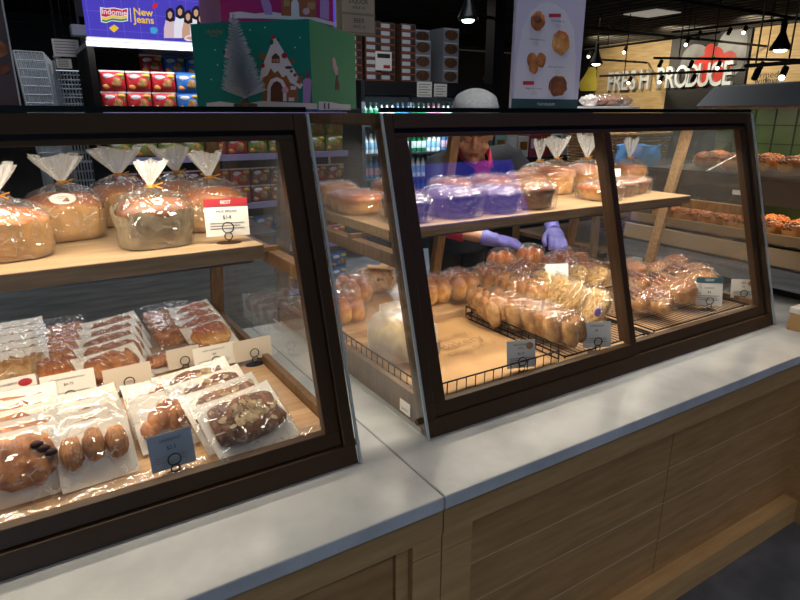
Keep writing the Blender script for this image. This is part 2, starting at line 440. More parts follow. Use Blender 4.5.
def make_case(label, X0, X1, shelf, mid):
    t = thing('display_case', label, 'display case', ((X0 + X1) / 2, 1.5, .71))
    o = t.location; xm = (X0 + X1) / 2
    # base box and interior floor
    mb = MB(o); mb.box(X0 + .012, X1 - .012, 1.092, 2.06, .7105, .752)
    mb.build('base', M['wood_case'], t)
    MB(o).box(X0 + .03, X1 - .03, 1.095, 2.045, .753, .765).build('floor_board', M['wood_l'], t)
    for x in (X0 + .010, X1 - .028): MB(o).box(x, x + .018, 1.10, 2.05, .753, .79).build('side_rail', M['wood_case'], t)
    # front frame
    mb = MB(o)
    lean(mb, X0, X1, .7105, .752, 0, .035)
    lean(mb, X0, X0 + .028, .7525, 1.46, 0, .035); lean(mb, X1 - .028, X1, .7525, 1.46, 0, .035)
    lean(mb, X0 + .0285, X1 - .0285, 1.425, 1.46, 0, .035)
    mb.build('front_frame', M['frame'], t, bevel=.002)
    mb = MB(o)
    lean(mb, X0 + .029, X1 - .029, 1.415, 1.4248, .012, .03)
    mb.build('gasket', M['frame_in'], t)
    # two sliding doors
    for x0, x1, d in ((X0 + .030, xm + .012, .004), (xm - .012, X1 - .030, .010)):
        mb = MB(o)
        st = .034
        lean(mb, x0, x1, .754, .786, d, d + .024)
        lean(mb, x0, x1, 1.404, 1.414, d, d + .024)
        lean(mb, x0, x0 + (st if x0 < xm - .1 else .026), .7865, 1.4035, d + (0 if x0 < xm - .1 else .016), d + .024 + (0 if x0 < xm - .1 else .016))
        lean(mb, x1 - (st if x1 > xm + .1 else .026), x1, .7865, 1.4035, d, d + .024)
        dr = mb.build('sliding_door', M['frame'], t, bevel=.0015)
        mb = MB(o)
        z0, z1 = .785, 1.4045
        c = d + .013
        mb.add([(x0 + .02, fy(z0, c), z0), (x1 - .02, fy(z0, c), z0), (x1 - .02, fy(z1, c), z1), (x0 + .02, fy(z1, c), z1)], [(0, 1, 2, 3)])
        mb.build('pane', M['glass'], dr)
    # side glass with bright edges
    for x in (X0 - .004, X1 + .004):
        mb = MB(o)
        mb.add([(x, fy(.712), .712), (x, by(.712), .712), (x, by(1.458), 1.458), (x, fy(1.458), 1.458)], [(0, 1, 2, 3)])
        g = mb.build('side_glass', M['glass_side'], t)
        mb = MB(o)
        mb.hexa([(x - .003, fy(.711, -.006), .711), (x + .003, fy(.711, -.006), .711), (x + .003, fy(.711, -.001), .711), (x - .003, fy(.711, -.001), .711),
                 (x - .003, fy(1.459, -.006), 1.459), (x + .003, fy(1.459, -.006), 1.459), (x + .003, fy(1.459, -.001), 1.459), (x - .003, fy(1.459, -.001), 1.459)])
        mb.box(x - .003, x + .003, fy(.711), by(.711), .7102, .7128)
        mb.build('glass_edge', M['glass_edge'], g)
        sx = -1 if x < xm else 1
        for z in (.745, 1.43): MB(o).tube([(x - sx * .01, fy(z, .022), z), (x + sx * .012, fy(z, .022), z)], .008, 12).build('glass_clamp', M['frame'], g)
    # inner side posts of the front, wood coloured in the light
    for x in (X0 + .004, X1 - .024):
        mb = MB(o); lean(mb, x, x + .02, .792, 1.424, .036, .052)
        mb.build('inner_post', M['wood_case'], t)
    # back posts, top rail, rear rail
    for x in (X0 + .004, xm - .075, X1 - .044):
        mb = MB(o); leanb(mb, x, x + .04, .766, 1.43, -.03, 0); mb.build('back_post', M['wood_case'], t, bevel=.002)
    mb = MB(o); mb.box(X0 + .004, X1 - .004, by(1.45) - .035, by(1.45), 1.431, 1.46); 
    mb.build('back_beam', M['frame'], t)
    MB(o).box(X0 + .03, X1 - .03, 2.046, 2.058, .753, .80).build('rear_rail', M['steel'], t)
    for x in (X0 + .004, X1 - .024): MB(o).box(x, x + .02, fy(1.44, .04), by(1.44) - .036, 1.431, 1.46).build('top_rail', M['wood_case'], t)
    # top glass
    MB(o).box(X0 - .004, X1 + .004, fy(1.46, .01), by(1.46), 1.4615, 1.471).build('top_glass', M['glass'], t)
    MB(o).box(X0 - .004, X1 + .004, fy(1.46, .001), fy(1.46, .009), 1.4615, 1.4725).build('top_glass_rim', M['glass_rim'], t)
    # lamp strip under the top beam
    MB(o).box(X0 + .05, X1 - .05, 1.335, 1.375, 1.408, 1.425).build('lamp_housing', M['frame'], t)
    # shelf on side bearers
    sx0, sx1, z0, z1 = shelf
    MB(o).box(sx0, sx1, 1.325, 1.86, z0, z1).build('shelf_board', M['wood_shelf'], t, bevel=.002)
    for x in (X0 + .008, X1 - .036): MB(o).box(x, x + .03, 1.20, 1.98, z0 - .045, z0 - .012).build('shelf_bearer', M['wood_case'], t)
    for y in (1.45, 1.80): MB(o).box(X0 + .008, X1 - .008, y, y + .02, z0 - .0118, z0 - .0005).build('shelf_batten', M['wood_case'], t)
    MB(o).box(sx0 + .02, sx1 - .02, 1.352, 1.398, z0 - .0115, z0 - .001).build('shelf_lamp', M['steel'], t)
    if mid:
        mb = MB(o)
        mb.hexa([(2.255, 1.575, .79), (2.275, 1.575, .79), (2.275, 1.615, .79), (2.255, 1.615, .79),
                 (2.255, 1.465, 1.43), (2.275, 1.465, 1.43), (2.275, 1.505, 1.43), (2.255, 1.505, 1.43)])
        mb.build('side_brace', M['wood_shelf'], t)
    return t


caseL = make_case('dark-framed slanted glass pastry case at the left end of the counter', -1.007, .545, (-.97, .455, 1.135, 1.170), False)
caseR = make_case('dark-framed slanted glass bread case with two sliding panes, right of the seam', .738, 2.287, (.79, 2.09, 1.142, 1.170), True)
# safety sticker on the side glass of the right case
p0, p1 = onx(400, 408, .733), onx(410, 424, .733)
o = caseR.location
mb = MB(o); mb.box(.7325, .7335, min(p0.y, p1.y), max(p0.y, p1.y), .735, .768)
st = mb.build('sticker', M['card'], caseR, label='small white printed sticker')
mb = MB(o)
mt = Matrix.Translation((.7322, (p0.y + p1.y) / 2, .745)) @ Matrix.Rotation(R(-90), 4, 'Z') @ Matrix.Rotation(R(90), 4, 'X')
text(mb, 'SAFETY', .010, mt)
mb.build('lettering', M['ink'], st)

# ================================================================== BACKGROUND
ORD = ['first', 'second', 'third', 'fourth', 'fifth', 'sixth', 'seventh', 'eighth', 'ninth', 'tenth', 'eleventh', 'twelfth', 'thirteenth', 'fourteenth',
       'fifteenth', 'sixteenth', 'seventeenth', 'eighteenth', 'nineteenth', 'twentieth', 'twenty-first', 'twenty-second', 'twenty-third', 'twenty-fourth', 'twenty-fifth']
# ------------------------------------------------------------------ FRESH PRODUCE wall: panels and letters on wall_right
XW = 12


def wpanel(px0, px1, mat, zb=0, dz=0, name='trim_2'):
    y0, y1 = onx(px0, 60, XW).y, onx(px1, 60, XW).y
    o = MB().box(XW - .06, XW - .001, y1, y0, zb, 2.96 - dz).build(name, mat)
    return struct(o)


wpanel(598, 672, M['planks'], name='trim_2'); wpanel(752, 830, M['planks'], name='trim_3')
mp_ = thing('mural_panel', 'dark mural of red tomatoes behind the word PRODUCE', 'mural', (XW - .07, onx(712, 60, XW).y, 1.9))
ya, yb = onx(672, 60, XW).y, onx(750, 60, XW).y
MB(mp_.location).box(XW - .08, XW - .061, yb, ya, .8, 2.955).build('panel', mk('charcoal_board', '0b0c0e', .5), mp_)
M['tom'] = mk('printed_tomato_red', 'c22a1c', .5, c2='8f1c14', scale=3)
M['white_print'] = mk('printed_smoky_white', '8d8f92', .6, c2='1c1d20', scale=1.6, lo=.35, hi=.7)
mw = Matrix.Rotation(R(-90), 4, 'Z') @ Matrix.Rotation(R(90), 4, 'X')     # text plane facing -X, reading towards -Y


def blotch(px, py, rpx, mat, parent, name, k=0, thick=.004, sy=1, amp=.25):
    c = onx(px, py, XW - .085 - k * .003); rr = rpx * (c - EYE).length / FPX
    mb = MB(parent.location); n = 28
    ring = [(c.x, c.y + rr * math.cos(2 * math.pi * i / n) * (1 + amp * noise.noise((math.cos(2 * math.pi * i / n) * 1.3, math.sin(2 * math.pi * i / n) * 1.3, px))),
             c.z + sy * rr * math.sin(2 * math.pi * i / n) * (1 + amp * noise.noise((math.cos(2 * math.pi * i / n), 5 + math.sin(2 * math.pi * i / n), px)))) for i in range(n)]
    mb.loft([[(x + .003, y, z) for x, y, z in ring], ring])
    return mb.build(name, mat, parent)


blotch(694, 62, 14, M['white_print'], mp_, 'smoke_print', 0); blotch(731, 52, 14, M['white_print'], mp_, 'smoke_print', 0, sy=1.5)
for i, (x, y, r_) in enumerate(((702, 66, 8), (716, 72, 8), (728, 60, 7), (700, 78, 7), (713, 58, 9), (710, 50, 5))):
    blotch(x, y, r_, M['tom'], mp_, 'tomato_print', 1 + i * .6, amp=.1)
c = onx(714, 58, XW - .10)
mb = MB(mp_.location)
for k in range(5):
    a = k * 1.256 + .5
    d = Vector((0, math.cos(a), math.sin(a))); e = Vector((0, -math.sin(a), math.cos(a)))
    mb.add([c - e * .02, c + d * .10, c + e * .02], [(0, 1, 2)])
mb.build('tomato_stalk_print', mk('printed_leaf_green', '2c5a28', .6), mp_)
# letters
LET = mk('brushed_sign_letter', 'c6ccd2', .35, .2)
sg = thing('wall_sign', 'raised pale letters FRESH PRODUCE on the far wall', 'sign', (XW - .1, onx(660, 88, XW).y, 1.9))
pts = [(609.5, 'F'), (616.5, 'R'), (624, 'E'), (632, 'S'), (643.5, 'H'), (659, 'P'), (668.5, 'R'), (680, 'O'), (691, 'D'), (702, 'U'), (714, 'C'), (725.5, 'E')]
for px, ch in pts:
    bz = 92 - (px - 610) * .043; hz = 18.5 + (px - 610) * .056
    b0 = onx(px, bz, XW - .14); t0 = onx(px, bz - hz, XW - .14)
    h = t0.z - b0.z
    mb = MB(sg.location)
    for k in range(5):
        mt = Matrix.Translation((XW - .16 + k * .02, b0.y, b0.z + h / 2)) @ mw @ Matrix.Diagonal((.66, 1, 1, 1)) @ Matrix.Scale(1, 4)
        if k in (0, 4): text(mb, ch, h * 1.38, mt @ Matrix.Translation((0, 0, 0)), bold=.012)
    # side walls of the letter: extrude by joining the two faces
    vs, fs = TXT[(ch, 'CENTER', .012)]
    from collections import Counter
    ec = Counter()
    for f in fs:
        for i in range(len(f)): ec[tuple(sorted((f[i], f[(i + 1) % len(f)])))] += 1
    n = len(vs)
    for (i, j), q in ec.items():
        if q == 1: mb.f.append((i, j, j + n, i + n))
    mb.build('letter', LET, sg)
    # stand-off
# slogan in small print
sl = thing('slogan_lettering', 'small dark handwritten slogan on the plank wall at far right', 'sign', (XW - .07, onx(770, 78, XW).y, 1.9))
for s_, px, py in (('farmed', 766, 75), ('with', 762, 81), ('love', 772, 80.6)):
    p = onx(px, py, XW - .066); mb = MB(sl.location); text(mb, s_, .16, Matrix.Translation(p) @ mw); mb.build('lettering', M['ink'], sl)
# pear mural beyond the menu board
pm = thing('pear_mural', 'big yellow pear picture on the far wall beside the menu board', 'mural', (XW - .07, onx(590, 80, XW).y, 1.5))
y0, y1 = onx(598, 80, XW).y, onx(574, 80, XW).y
MB(pm.location).box(XW - .06, XW - .02, y0, y1, .6, 2.9).build('panel', M['black'], pm)
prof = [(592, 67, 3), (592, 70, 4.5), (590, 76, 6), (588, 83, 9), (588, 88, 9), (588, 91, 7)]
pts_l = [onx(x - r_, y, XW - .07) for x, y, r_ in prof]; pts_r = [onx(x + r_, y, XW - .07) for x, y, r_ in prof]
ring = pts_l + pts_r[::-1]
mb = MB(pm.location); mb.loft([[p + Vector((.006, 0, 0)) for p in ring], ring]); mb.build('pear_print', mk('printed_pear_yellow', 'cdbb4e', .6, c2='a8a03a', scale=2), pm)

# spot lamps washing the wall
for i, px in enumerate((640, 712, 790)):
    y = onx(px, 60, XW).y
    l = bpy.data.lights.new('wall_spot', 'SPOT'); l.energy = 150; l.color = (1, .86, .62); l.spot_size = R(110); l.spot_blend = .8; l.shadow_soft_size = .05
    q = bpy.data.objects.new('wall_spot', l); COL.objects.link(q); q.location = (10.2, y, 2.85); q.rotation_euler = (0, R(-62), 0)
# pendants
M['pend'] = mk('black_enamel_shade', '0d0f12', .35); M['lampglow'] = emit('warm_bulb', 'fff2d8', 9); M['coolglow'] = emit('cool_bulb', 'd8efe8', 9)


def pendant(px, py, X=None, Y=None, r=.16, label='', glow='lampglow', group=None):
    p = onx(px, py, X) if X else ony(px, py, Y)
    t = thing('pendant_lamp', label, 'lamp', p, group=group)
    MB().lathe([(r, 0), (r * .95, .03), (r * .55, .12), (r * .28, .2), (r * .3, .3), (r * .1, .34)], 20).build('lamp_shade', M['pend'], t, True)
    MB().ball((0, 0, .0), (r * .62, r * .62, .03), 14, 6).build('bulb', M[glow], t, True)
    MB().tube([(0, 0, .33), (0, 0, 2.955 - p.z)], .012, 6).build('cord', M['black'], t)
    return p


pendant(596, 64, X=8.2, r=.105, label='black dome pendant lamp hanging before the word FRESH')
pendant(780, 50, X=8, r=.12, label='black dome pendant lamp near the top right corner')
pendant(468, 20, Y=5, r=.10, label='black pendant lamp glowing beside the dark column', glow='coolglow')
pendant(564, 81, X=10, r=.11, label='small far pendant lamp behind the menu board edge', glow='coolglow')
pendant(490, 82, Y=8, r=.15, label='small far pendant lamp low behind the dark column', glow='coolglow')
# track lights with spots
TR = mk('black_track_rail', '0a0a0b', .5)


def track(px0, py0, px1, py1, X, heads, label):
    a, b = onx(px0, py0, X), onx(px1, py1, X)
    t = thing('track_light', label, 'track light', (a + b) / 2); o = t.location
    MB(o).tube([a, b], .02, 6).build('rail', TR, t)
    for q in (.2, .8):
        p = a.lerp(b, q); MB(o).tube([p, (p.x, p.y, 2.96)], .008, 5).build('hanger', TR, t)
    for q, lit in heads:
        p = a.lerp(b, q)
        h = MB(o); h.tube([p, p + Vector((0, 0, -.05))], .010, 6); h.tube([p + Vector((.02, 0, -.04)), p + Vector((-.05, -.015, -.12))], .03, 10)
        hh = h.build('spot_head', TR, t)
        if lit: MB(o).ball(p + Vector((-.053, -.016, -.125)), .026, 10, 6).build('bulb', M['lampglow'], hh, True)


track(585, 50, 720, 32, 9, [(.05, 1), (.35, 1), (.8, 1)], 'black ceiling track with three lit spots above the word FRESH')
track(654, 58, 800, 60, 8.6, [(.06, 0), (.3, 0), (.5, 1), (.78, 0)], 'long black lighting track crossing the tomato mural')
track(600, 76, 745, 70, 8.5, [(.25, 1), (.48, 1), (.7, 0)], 'lower black lighting track in front of the letters')
track(745, 66, 800, 62, 6, [(.25, 0), (.75, 1)], 'short black lighting track at the right edge')
track(672, 32, 800, 18, 9.5, [(.25, 0), (.5, 0), (.62, 1)], 'high black lighting track under the ceiling at right')
# ceiling panel
p = onz(652, 13, 2.95)
cp = thing('ceiling_panel_light', 'pale square ceiling light panel above the produce sign', 'ceiling light', p)
MB().box(-.3, .3, -.3, .3, -.012, 0).build('diffuser', emit('dim_panel', 'cfc9bc', .35), cp)
# ducts and pipes under the ceiling
for i, (Y, z, r_, lab) in enumerate(((4.2, 2.55, .018, 'thin dark pipe nearest the counter under the ceiling'), (6.5, 2.62, .02, 'thin dark pipe under the ceiling above the cooler'), (9, 2.5, .02, 'far thin dark pipe under the ceiling'))):
    tag(MB().tube([(-2, Y, z), (11.9, Y, z)], r_, 8).build('ceiling_pipe', M['black']), lab, 'pipe')
# column
p = ony(493, 90, 6.5)
cl = thing('column', 'dark blue-black square column rising behind the bread case', 'column', (p.x, p.y, 0))
MB().box(-.085, .085, -.085, .085, 0, 2.965).build('shaft', mk('dark_blue_paint', '11151f', .5), cl)
MB().box(-.11, .11, -.11, .11, 0.001, .25).build('base', M['black'], cl)

# ------------------------------------------------------------------ cooler with bottles, and stacks of cartons on it
cx0, cx1, CY = ony(361, 80, 5.5).x, ony(497, 86, 5.5).x, 5.5
ck = thing('beverage_cooler', 'long black drinks cooler with lit shelves behind the worker', 'cooler', ((cx0 + cx1) / 2, CY + .4, 0)); o = ck.location
CZ = ony(361, 80, 5.5).z
MB(o).box(cx0, cx1, CY + .75, CY + .8, 0.001, CZ).build('back_panel', mk('white_liner', 'd4dde2', .4), ck)
MB(o).box(cx0, cx0 + .04, CY, CY + .749, 0.001, CZ).build('side_panel', M['steel'], ck)
MB(o).box(cx1 - .04, cx1, CY, CY + .749, 0.001, CZ).build('side_panel', M['black'], ck)
MB(o).box(cx0 + .041, cx1 - .041, CY, CY + .749, CZ - .13, CZ).build('canopy', M['black'], ck)
MB(o).box(cx0 + .041, cx1 - .041, CY, CY + .749, 0.001, .30).build('base', M['black'], ck)
SZ = [.55, .80, 1.06, 1.345]
for z in SZ: MB(o).box(cx0 + .041, cx1 - .041, CY + .02, CY + .749, z - .02, z).build('shelf', M['steel'], ck)
for q in (.335, .665): MB(o).box(cx0 + (cx1 - cx0) * q - .012, cx0 + (cx1 - cx0) * q + .012, CY - .001, CY + .02, .30, CZ - .13).build('mullion', M['black'], ck)
BC = [mk('green_bottle', '1e6b46', .2), mk('white_bottle', 'd9dedf', .3), mk('blue_label_bottle', '3f7fb5', .3), mk('pink_label_bottle', 'c27d8f', .3)]
WC = mk('white_cap', 'e6e8ea', .4); LB = [mk('bottle_label', c_, .5) for c_ in ('c9d2cf', '8fb7cf', 'cf9fae', '2f7d58')]
protos = []
for k in range(4):
    t = thing('drink_bottle', 'x', 'bottle', (0, 0, 0))
    MB().lathe([(.026, 0), (.028, .01), (.028, .13), (.022, .155), (.011, .18), (.011, .195)], 12).build('bottle_body', BC[k], t, True)
    MB().lathe([(.0285, .04), (.0288, .041), (.0288, .11), (.0285, .111)], 12).build('bottle_label', LB[k], t, True)
    MB().lathe([(.013, .196), (.013, .215), (.011, .218)], 10).build('cap', WC if k != 1 else BC[0], t, True)
    protos.append(t)
used = set(); nm = ['green bottle', 'white bottle with green cap', 'blue-labelled bottle', 'pink-labelled bottle']
rows = ['lowest', 'third', 'second', 'top']
for ri, z in enumerate(SZ):
    n = 25
    for i in range(n):
        x = cx0 + .085 + i * (cx1 - cx0 - .17) / (n - 1)
        if abs(x - (cx0 + (cx1 - cx0) * .335)) < .02 or abs(x - (cx0 + (cx1 - cx0) * .665)) < .02: pass
        k = [0, 0, 1, 2, 0, 3, 1, 0][(i // 3 + ri * 3) % 8]
        lab = '%s, %s from the left on the cooler\'s %s shelf' % (nm[k], ORD[i], rows[ri])
        if k in used: dup(protos[k], (x, CY + .09, z + .0005), 0, lab, 'bottles in the drinks cooler')
        else:
            used.add(k); q = protos[k]; q.location = (x, CY + .09, z + .0005); q['label'] = lab; q['group'] = 'bottles in the drinks cooler'
# paper notices taped on the cooler canopy
for i, (a, b, y0, y1, lab) in enumerate(((417, 432, 82, 97, 'white paper notice on the cooler front, left of the pair'), (434, 447, 84, 97, 'bluish paper notice on the cooler front, right of the pair'))):
    p0, p1 = ony(a, y1, CY - .004), ony(b, y0, CY - .004)
    t = thing('paper_notice', lab, 'notice', ((p0.x + p1.x) / 2, CY - .004, (p0.z + p1.z) / 2)); o = t.location
    MB(o).box(p0.x, p1.x, CY - .005, CY - .001, p0.z, p1.z).build('sheet', M['card'], t)
    mb = MB(o)
    for k in range(5): mb.box(p0.x + .02, p1.x - .02 - .03 * (k % 2), CY - .0062, CY - .0052, p1.z - .03 - k * .026, p1.z - .022 - k * .026)
    mb.build('print_lines', M['ink_l'], t)
# cartons
M['carton_o'] = mk('orange_brown_carton', '6b4636', .6, c2='503326', scale=8); M['carton_w'] = mk('white_carton', 'c4c9cd', .6)
M['carton_p'] = mk('grey_white_carton', '83858a', .6); M['food'] = mk('printed_biscuit_picture', '6b4426', .6, c2='3c2618', scale=14)
def carton(kind, w_, d_, h_):
    t = thing('carton', 'x', 'carton', (0, 0, -5))
    MB().box(-w_ / 2, w_ / 2, 0, d_, 0, h_).build('box', M['carton_o'] if kind == 0 else M['carton_p'], t)
    if kind == 0:
        MB().box(-w_ / 2 + .01, w_ * .12, -.002, -.0003, h_ * .25, h_ * .8).build('print', M['carton_w'], t)
        MB().box(w_ * .2, w_ / 2 - .01, -.002, -.0003, h_ * .15, h_ * .85).build('print', mk('carton_dark_print', '2b2320', .6), t)
        MB().box(-w_ / 2, w_ / 2, -.002, -.0003, .0, h_ * .12).build('stripe', mk('carton_orange_stripe', 'a14d2c', .6), t)
    else:
        MB().ball((0, -.003, h_ * .5), (w_ * .42, .0025, h_ * .38), 18, 8).build('print', M['food'], t)
        MB().box(-w_ / 2 + .01, w_ / 2 - .01, -.002, -.0003, h_ * .88, h_ * .97).build('stripe', M['carton_w'], t)
    return t


ca = carton(0, .172, .25, .068); first = True
for ci, (px, n, dy) in enumerate(((345, 6, .27), (357, 7, 0), (376, 8, .0), (392, 8, .03), (411, 8, .0))):
    x = ony(px, 75, CY).x
    for k in range(n):
        lab = 'orange-brown drink carton, %s from the bottom in the %s pile on the cooler' % (ORD[k], ORD[ci])
        if first: ca.location = (x, CY + .05 + dy, CZ + .0005); ca['label'] = lab; ca['group'] = 'drink cartons on the cooler'; first = False
        else: dup(ca, (x, CY + .05 + dy, CZ + .0005 + k * .0685), 0, lab, 'drink cartons on the cooler')
ca = carton(1, .205, .25, .137); first = True
for ci, (px, n) in enumerate(((428, 3), (441, 4), (456, 4))):
    x = ony(px, 75, CY).x
    for k in range(n):
        lab = 'white biscuit carton, %s from the bottom in the %s biscuit pile' % (ORD[k], ['left', 'middle', 'right'][ci])
        y = CY + .1 + (.26 if ci == 1 else 0)
        if first: ca.location = (x, y, CZ + .0005); ca['label'] = lab; ca['group'] = 'biscuit cartons on the cooler'; first = False
        else: dup(ca, (x, y, CZ + .0005 + k * .1375), 0, lab, 'biscuit cartons on the cooler')
# white price poster on the cartons
p0, p1 = ony(376, 70, CY + .03), ony(392, 52, CY + .03)
t = thing('price_poster', 'white price poster hung on the orange carton piles', 'poster', ((p0.x + p1.x) / 2, CY + .03, p0.z)); o = t.location
MB(o).box(p0.x, p1.x, CY + .036, CY + .042, p0.z, p1.z).build('sheet', M['card'], t)
MB(o).box(p0.x + .02, p1.x - .02, CY + .034, CY + .0358, p1.z - .06, p1.z - .02).build('print_lines', M['ink'], t)
MB(o).box(p0.x + .09, p1.x - .02, CY + .034, CY + .0358, p0.z + .02, p0.z + .05).build('print_lines', M['red'], t)

# ------------------------------------------------------------------ noodle gondola with its lit sign
GY = 3.4
gx0, gx1 = ony(90, 37, GY).x, 1.75
gd = thing('shelf_gondola', 'black shop shelving of noodle packets under the lit purple sign', 'shelving', ((gx0 + gx1) / 2, GY + .3, 0)); o = gd.location
SGZ = ony(90, 37, GY).z
MB(o).box(gx0 + .011, gx1, GY + .5, GY + .53, .001, SGZ + .3).build('back_panel', M['black'], gd)
MB(o).box(gx0 - .02, gx0 + .01, GY, GY + .53, .001, SGZ - .041).build('side_panel', mk('dark_shelf_end', '0f0d0c', .8, spec=.1), gd)
MB(o).box(gx0 - .02, gx1, GY, GY + .499, SGZ - .04, SGZ - .018).build('canopy', M['steel'], gd)
MB(o).box(gx0 + .011, gx1, GY + .01, GY + .499, .001, .12).build('base', M['black'], gd)
GZ = [.40, .68, .96, 1.235, 1.463]
for z in GZ:
    s_ = MB(o).box(gx0 + .011, gx1, GY + .03, GY + .499, z - .02, z).build('shelf', M['black'], gd)
    MB(o).box(gx0 + .011, gx1, GY + .015, GY + .029, z - .03, z + .004).build('price_rail', mk('lavender_price_rail', '8d86b8', .5), s_)
# sign
sgn = thing('lit_sign', 'lit purple noodle sign with a red flag logo and New Jeans lettering', 'sign', ((gx0 + gx1) / 2, GY - .02, SGZ)); o = sgn.location
M['sign_p'] = emit('lit_purple_panel', '4b3fc0', .9); M['sign_w'] = emit('lit_white', 'e8e6f4', .9); M['sign_y'] = emit('lit_yellow', 'f2c531', .9); M['sign_r'] = emit('lit_red', 'd2262b', .9)
M['sign_g'] = emit('lit_green', '2f9a4b', .8); M['sign_l'] = emit('lit_line', '6a5fd6', .9); M['sign_k'] = emit('lit_dark', '17131c', .9); M['sign_s'] = emit('lit_skin', 'd8a88c', .8)
M['sign_c'] = emit('lit_cyan', '3fa9d8', .9); M['sign_pk'] = emit('lit_pink', 'd9bcc6', .9)
MB(o).box(gx0 - .01, gx1, GY - .03, GY + .03, SGZ, SGZ + .32).build('panel', M['sign_p'], sgn)
MB(o).box(gx0 - .015, gx1, GY - .034, GY + .034, SGZ - .016, SGZ - .001).build('frame', M['sign_w'], sgn)
mb = MB(o)
for k in range(9): mb.box(gx0 + k * .075, gx0 + k * .075 + .002, GY - .0312, GY - .0301, SGZ, SGZ + .32)
for k in range(4): mb.box(gx0 - .01, gx1, GY - .0312, GY - .0301, SGZ + .03 + k * .08, SGZ + .032 + k * .08)
mb.build('grid_print', M['sign_l'], sgn)


def spt(x, y, k=0): p = ony(x, y, GY - .033 - k * .0012); return p
def spoly(pts, mat, name, k=0):
    P = [spt(x, y, k) for x, y in pts]; mb = MB(o)
    mb.loft([[p + Vector((0, .0009, 0)) for p in P], P]); return mb.build(name, mat, sgn)


spoly([(100, 7), (106, 8), (114, 7.5), (122, 9), (128, 8), (128, 21), (121, 22), (112, 21), (106, 23), (101, 22)], M['sign_w'], 'logo_flag', 0)
spoly([(101, 8), (106, 9), (114, 8.5), (122, 10), (127, 9), (127, 15), (121, 16), (112, 15), (106, 17), (101.5, 16)], M['sign_r'], 'logo_flag', 1)
spoly([(101.6, 16.6), (106, 17.6), (112, 15.6), (121, 16.6), (127, 15.6), (127, 17.8), (121, 18.8), (112, 17.8), (106, 19.8), (101.8, 18.8)], M['sign_y'], 'logo_flag', 1)
spoly([(101.8, 19.2), (106, 20.2), (112, 18.2), (121, 19.2), (127, 18.2), (127, 20.2), (121, 21.2), (112, 20.2), (106, 22.2), (102, 21.2)], M['sign_g'], 'logo_flag', 1)
mb = MB(o); text(mb, 'Indomie', .034, face(spt(114.2, 12.3, 2)), bold=.01); mb.build('lettering', M['sign_w'], sgn)
mb = MB(o); text(mb, 'New', .045, face(spt(143, 12.5, 1)), bold=.02); text(mb, 'Jeans', .045, face(spt(144, 20, 1)), bold=.02); mb.build('lettering', M['sign_y'], sgn)
spoly([(129.8, 8), (130.4, 8), (131.4, 22), (130.8, 22)], M['sign_w'], 'divider_line', 0)
spoly([(109, 28), (114, 24.5), (119, 28), (114, 32.5)], M['sign_y'], 'diamond_print', 0)
spoly([(150, 28), (153, 27), (157, 28), (158, 31), (155, 34), (151, 33)], M['sign_c'], 'badge_print', 0)
spoly([(152, 5), (156, 3), (158, 3), (157, 7), (153, 9)], M['sign_r'], 'badge_print', 0)
# five generic figures
for i, (x, y, dress) in enumerate(((170, 14, 'sign_pk'), (180, 11, 'sign_w'), (188, 16, 'sign_s'), (196, 12, 'sign_w'), (201, 18, 'sign_c'))):
    k = i * .4
    spoly([(x - 4, y + 5), (x + 4, y + 5), (x + 6, y + 14), (x + 7, 38), (x - 6, 38), (x - 6, y + 14)], M[dress], 'figure_print', 1 + k)
    spoly([(x - 4, y + 6), (x - 4, y - 3), (x - 1, y - 6), (x + 2, y - 6), (x + 4.5, y - 2), (x + 4.5, y + 7), (x, y + 8)], M['sign_k'], 'figure_print', 3 + k)
    spoly([(x - 2, y + 3), (x - 2.2, y - 1), (x, y - 3), (x + 2.2, y - 1), (x + 2, y + 3), (x, y + 5)], M['sign_s'], 'figure_print', 5 + k)
spoly([(184, 39), (186, 36), (190, 35), (195, 36), (197, 39), (194, 41), (187, 41)], M['sign_w'], 'bowl_print', 8)
spoly([(185.5, 38.5), (188, 36.5), (193, 36.5), (195.5, 38.5), (191, 40)], M['sign_s'], 'bowl_print', 9)

# packets of noodles
PK = {'red': ('b3242b', 'red'), 'blue': ('2a66b0', 'blue'), 'green': ('7c8a3a', 'yellow-green'), 'maroon': ('70202c', 'maroon')}
pproto = {}
for kk, (c_, nm_) in PK.items():
    t = thing('noodle_packet', 'x', 'noodle packet', (0, 0, -5))
    mb = MB(); rings = []
    for i in range(9):
        z = i / 8; th = .004 + .02 * math.sin(math.pi * z) ** .6
        wv = .058 - (.0 if 0 < i < 8 else .001)
        rings.append([(wv * math.cos(a) if True else 0, -.022 + (th * math.sin(a)), .092 * z) for a in (2 * math.pi * j / 16 for j in range(16))])
    pk = mk(nm_ + '_noodle_wrapper', c_, .3); rim = mk(nm_ + '_wrapper_rim', 'd9d4d2' if kk in ('red', 'maroon') else c_, .4)
    mb.loft(rings).build('wrapper', pk, t, True)
    MB().box(-.058, .058, -.026, -.019, .0895, .0985).build('seal', rim, t)
    bl = MB(); bl.ball((.012, -.043, .042), (.026, .0035, .022), 12, 6); bl.build('picture', mk(nm_ + '_bowl_print', 'b98a4c', .5, c2='6d5630', scale=60), t, True)
    bl = MB(); bl.ball((-.02, -.0405, .07), (.026, .003, .012), 10, 6); bl.build('picture', mk(nm_ + '_white_print', 'd8d3d6', .5), t, True)
    for (bx, bz_, bw, bh, bc) in ((.034, .078, .02, .009, 'd8b23c'), (-.034, .022, .018, .012, 'c98a3a'), (-.036, .046, .012, .009, '4f7a3a'), (.042, .062, .010, .012, '4f7a3a')):
        bl = MB(); bl.ball((bx, -.0375 if abs(bx) < .035 else -.0345, bz_), (bw, .0045, bh), 10, 6); bl.build('picture', mk(nm_ + '_print', bc, .5), t, True)
    pproto[kk] = t
usedp = set()


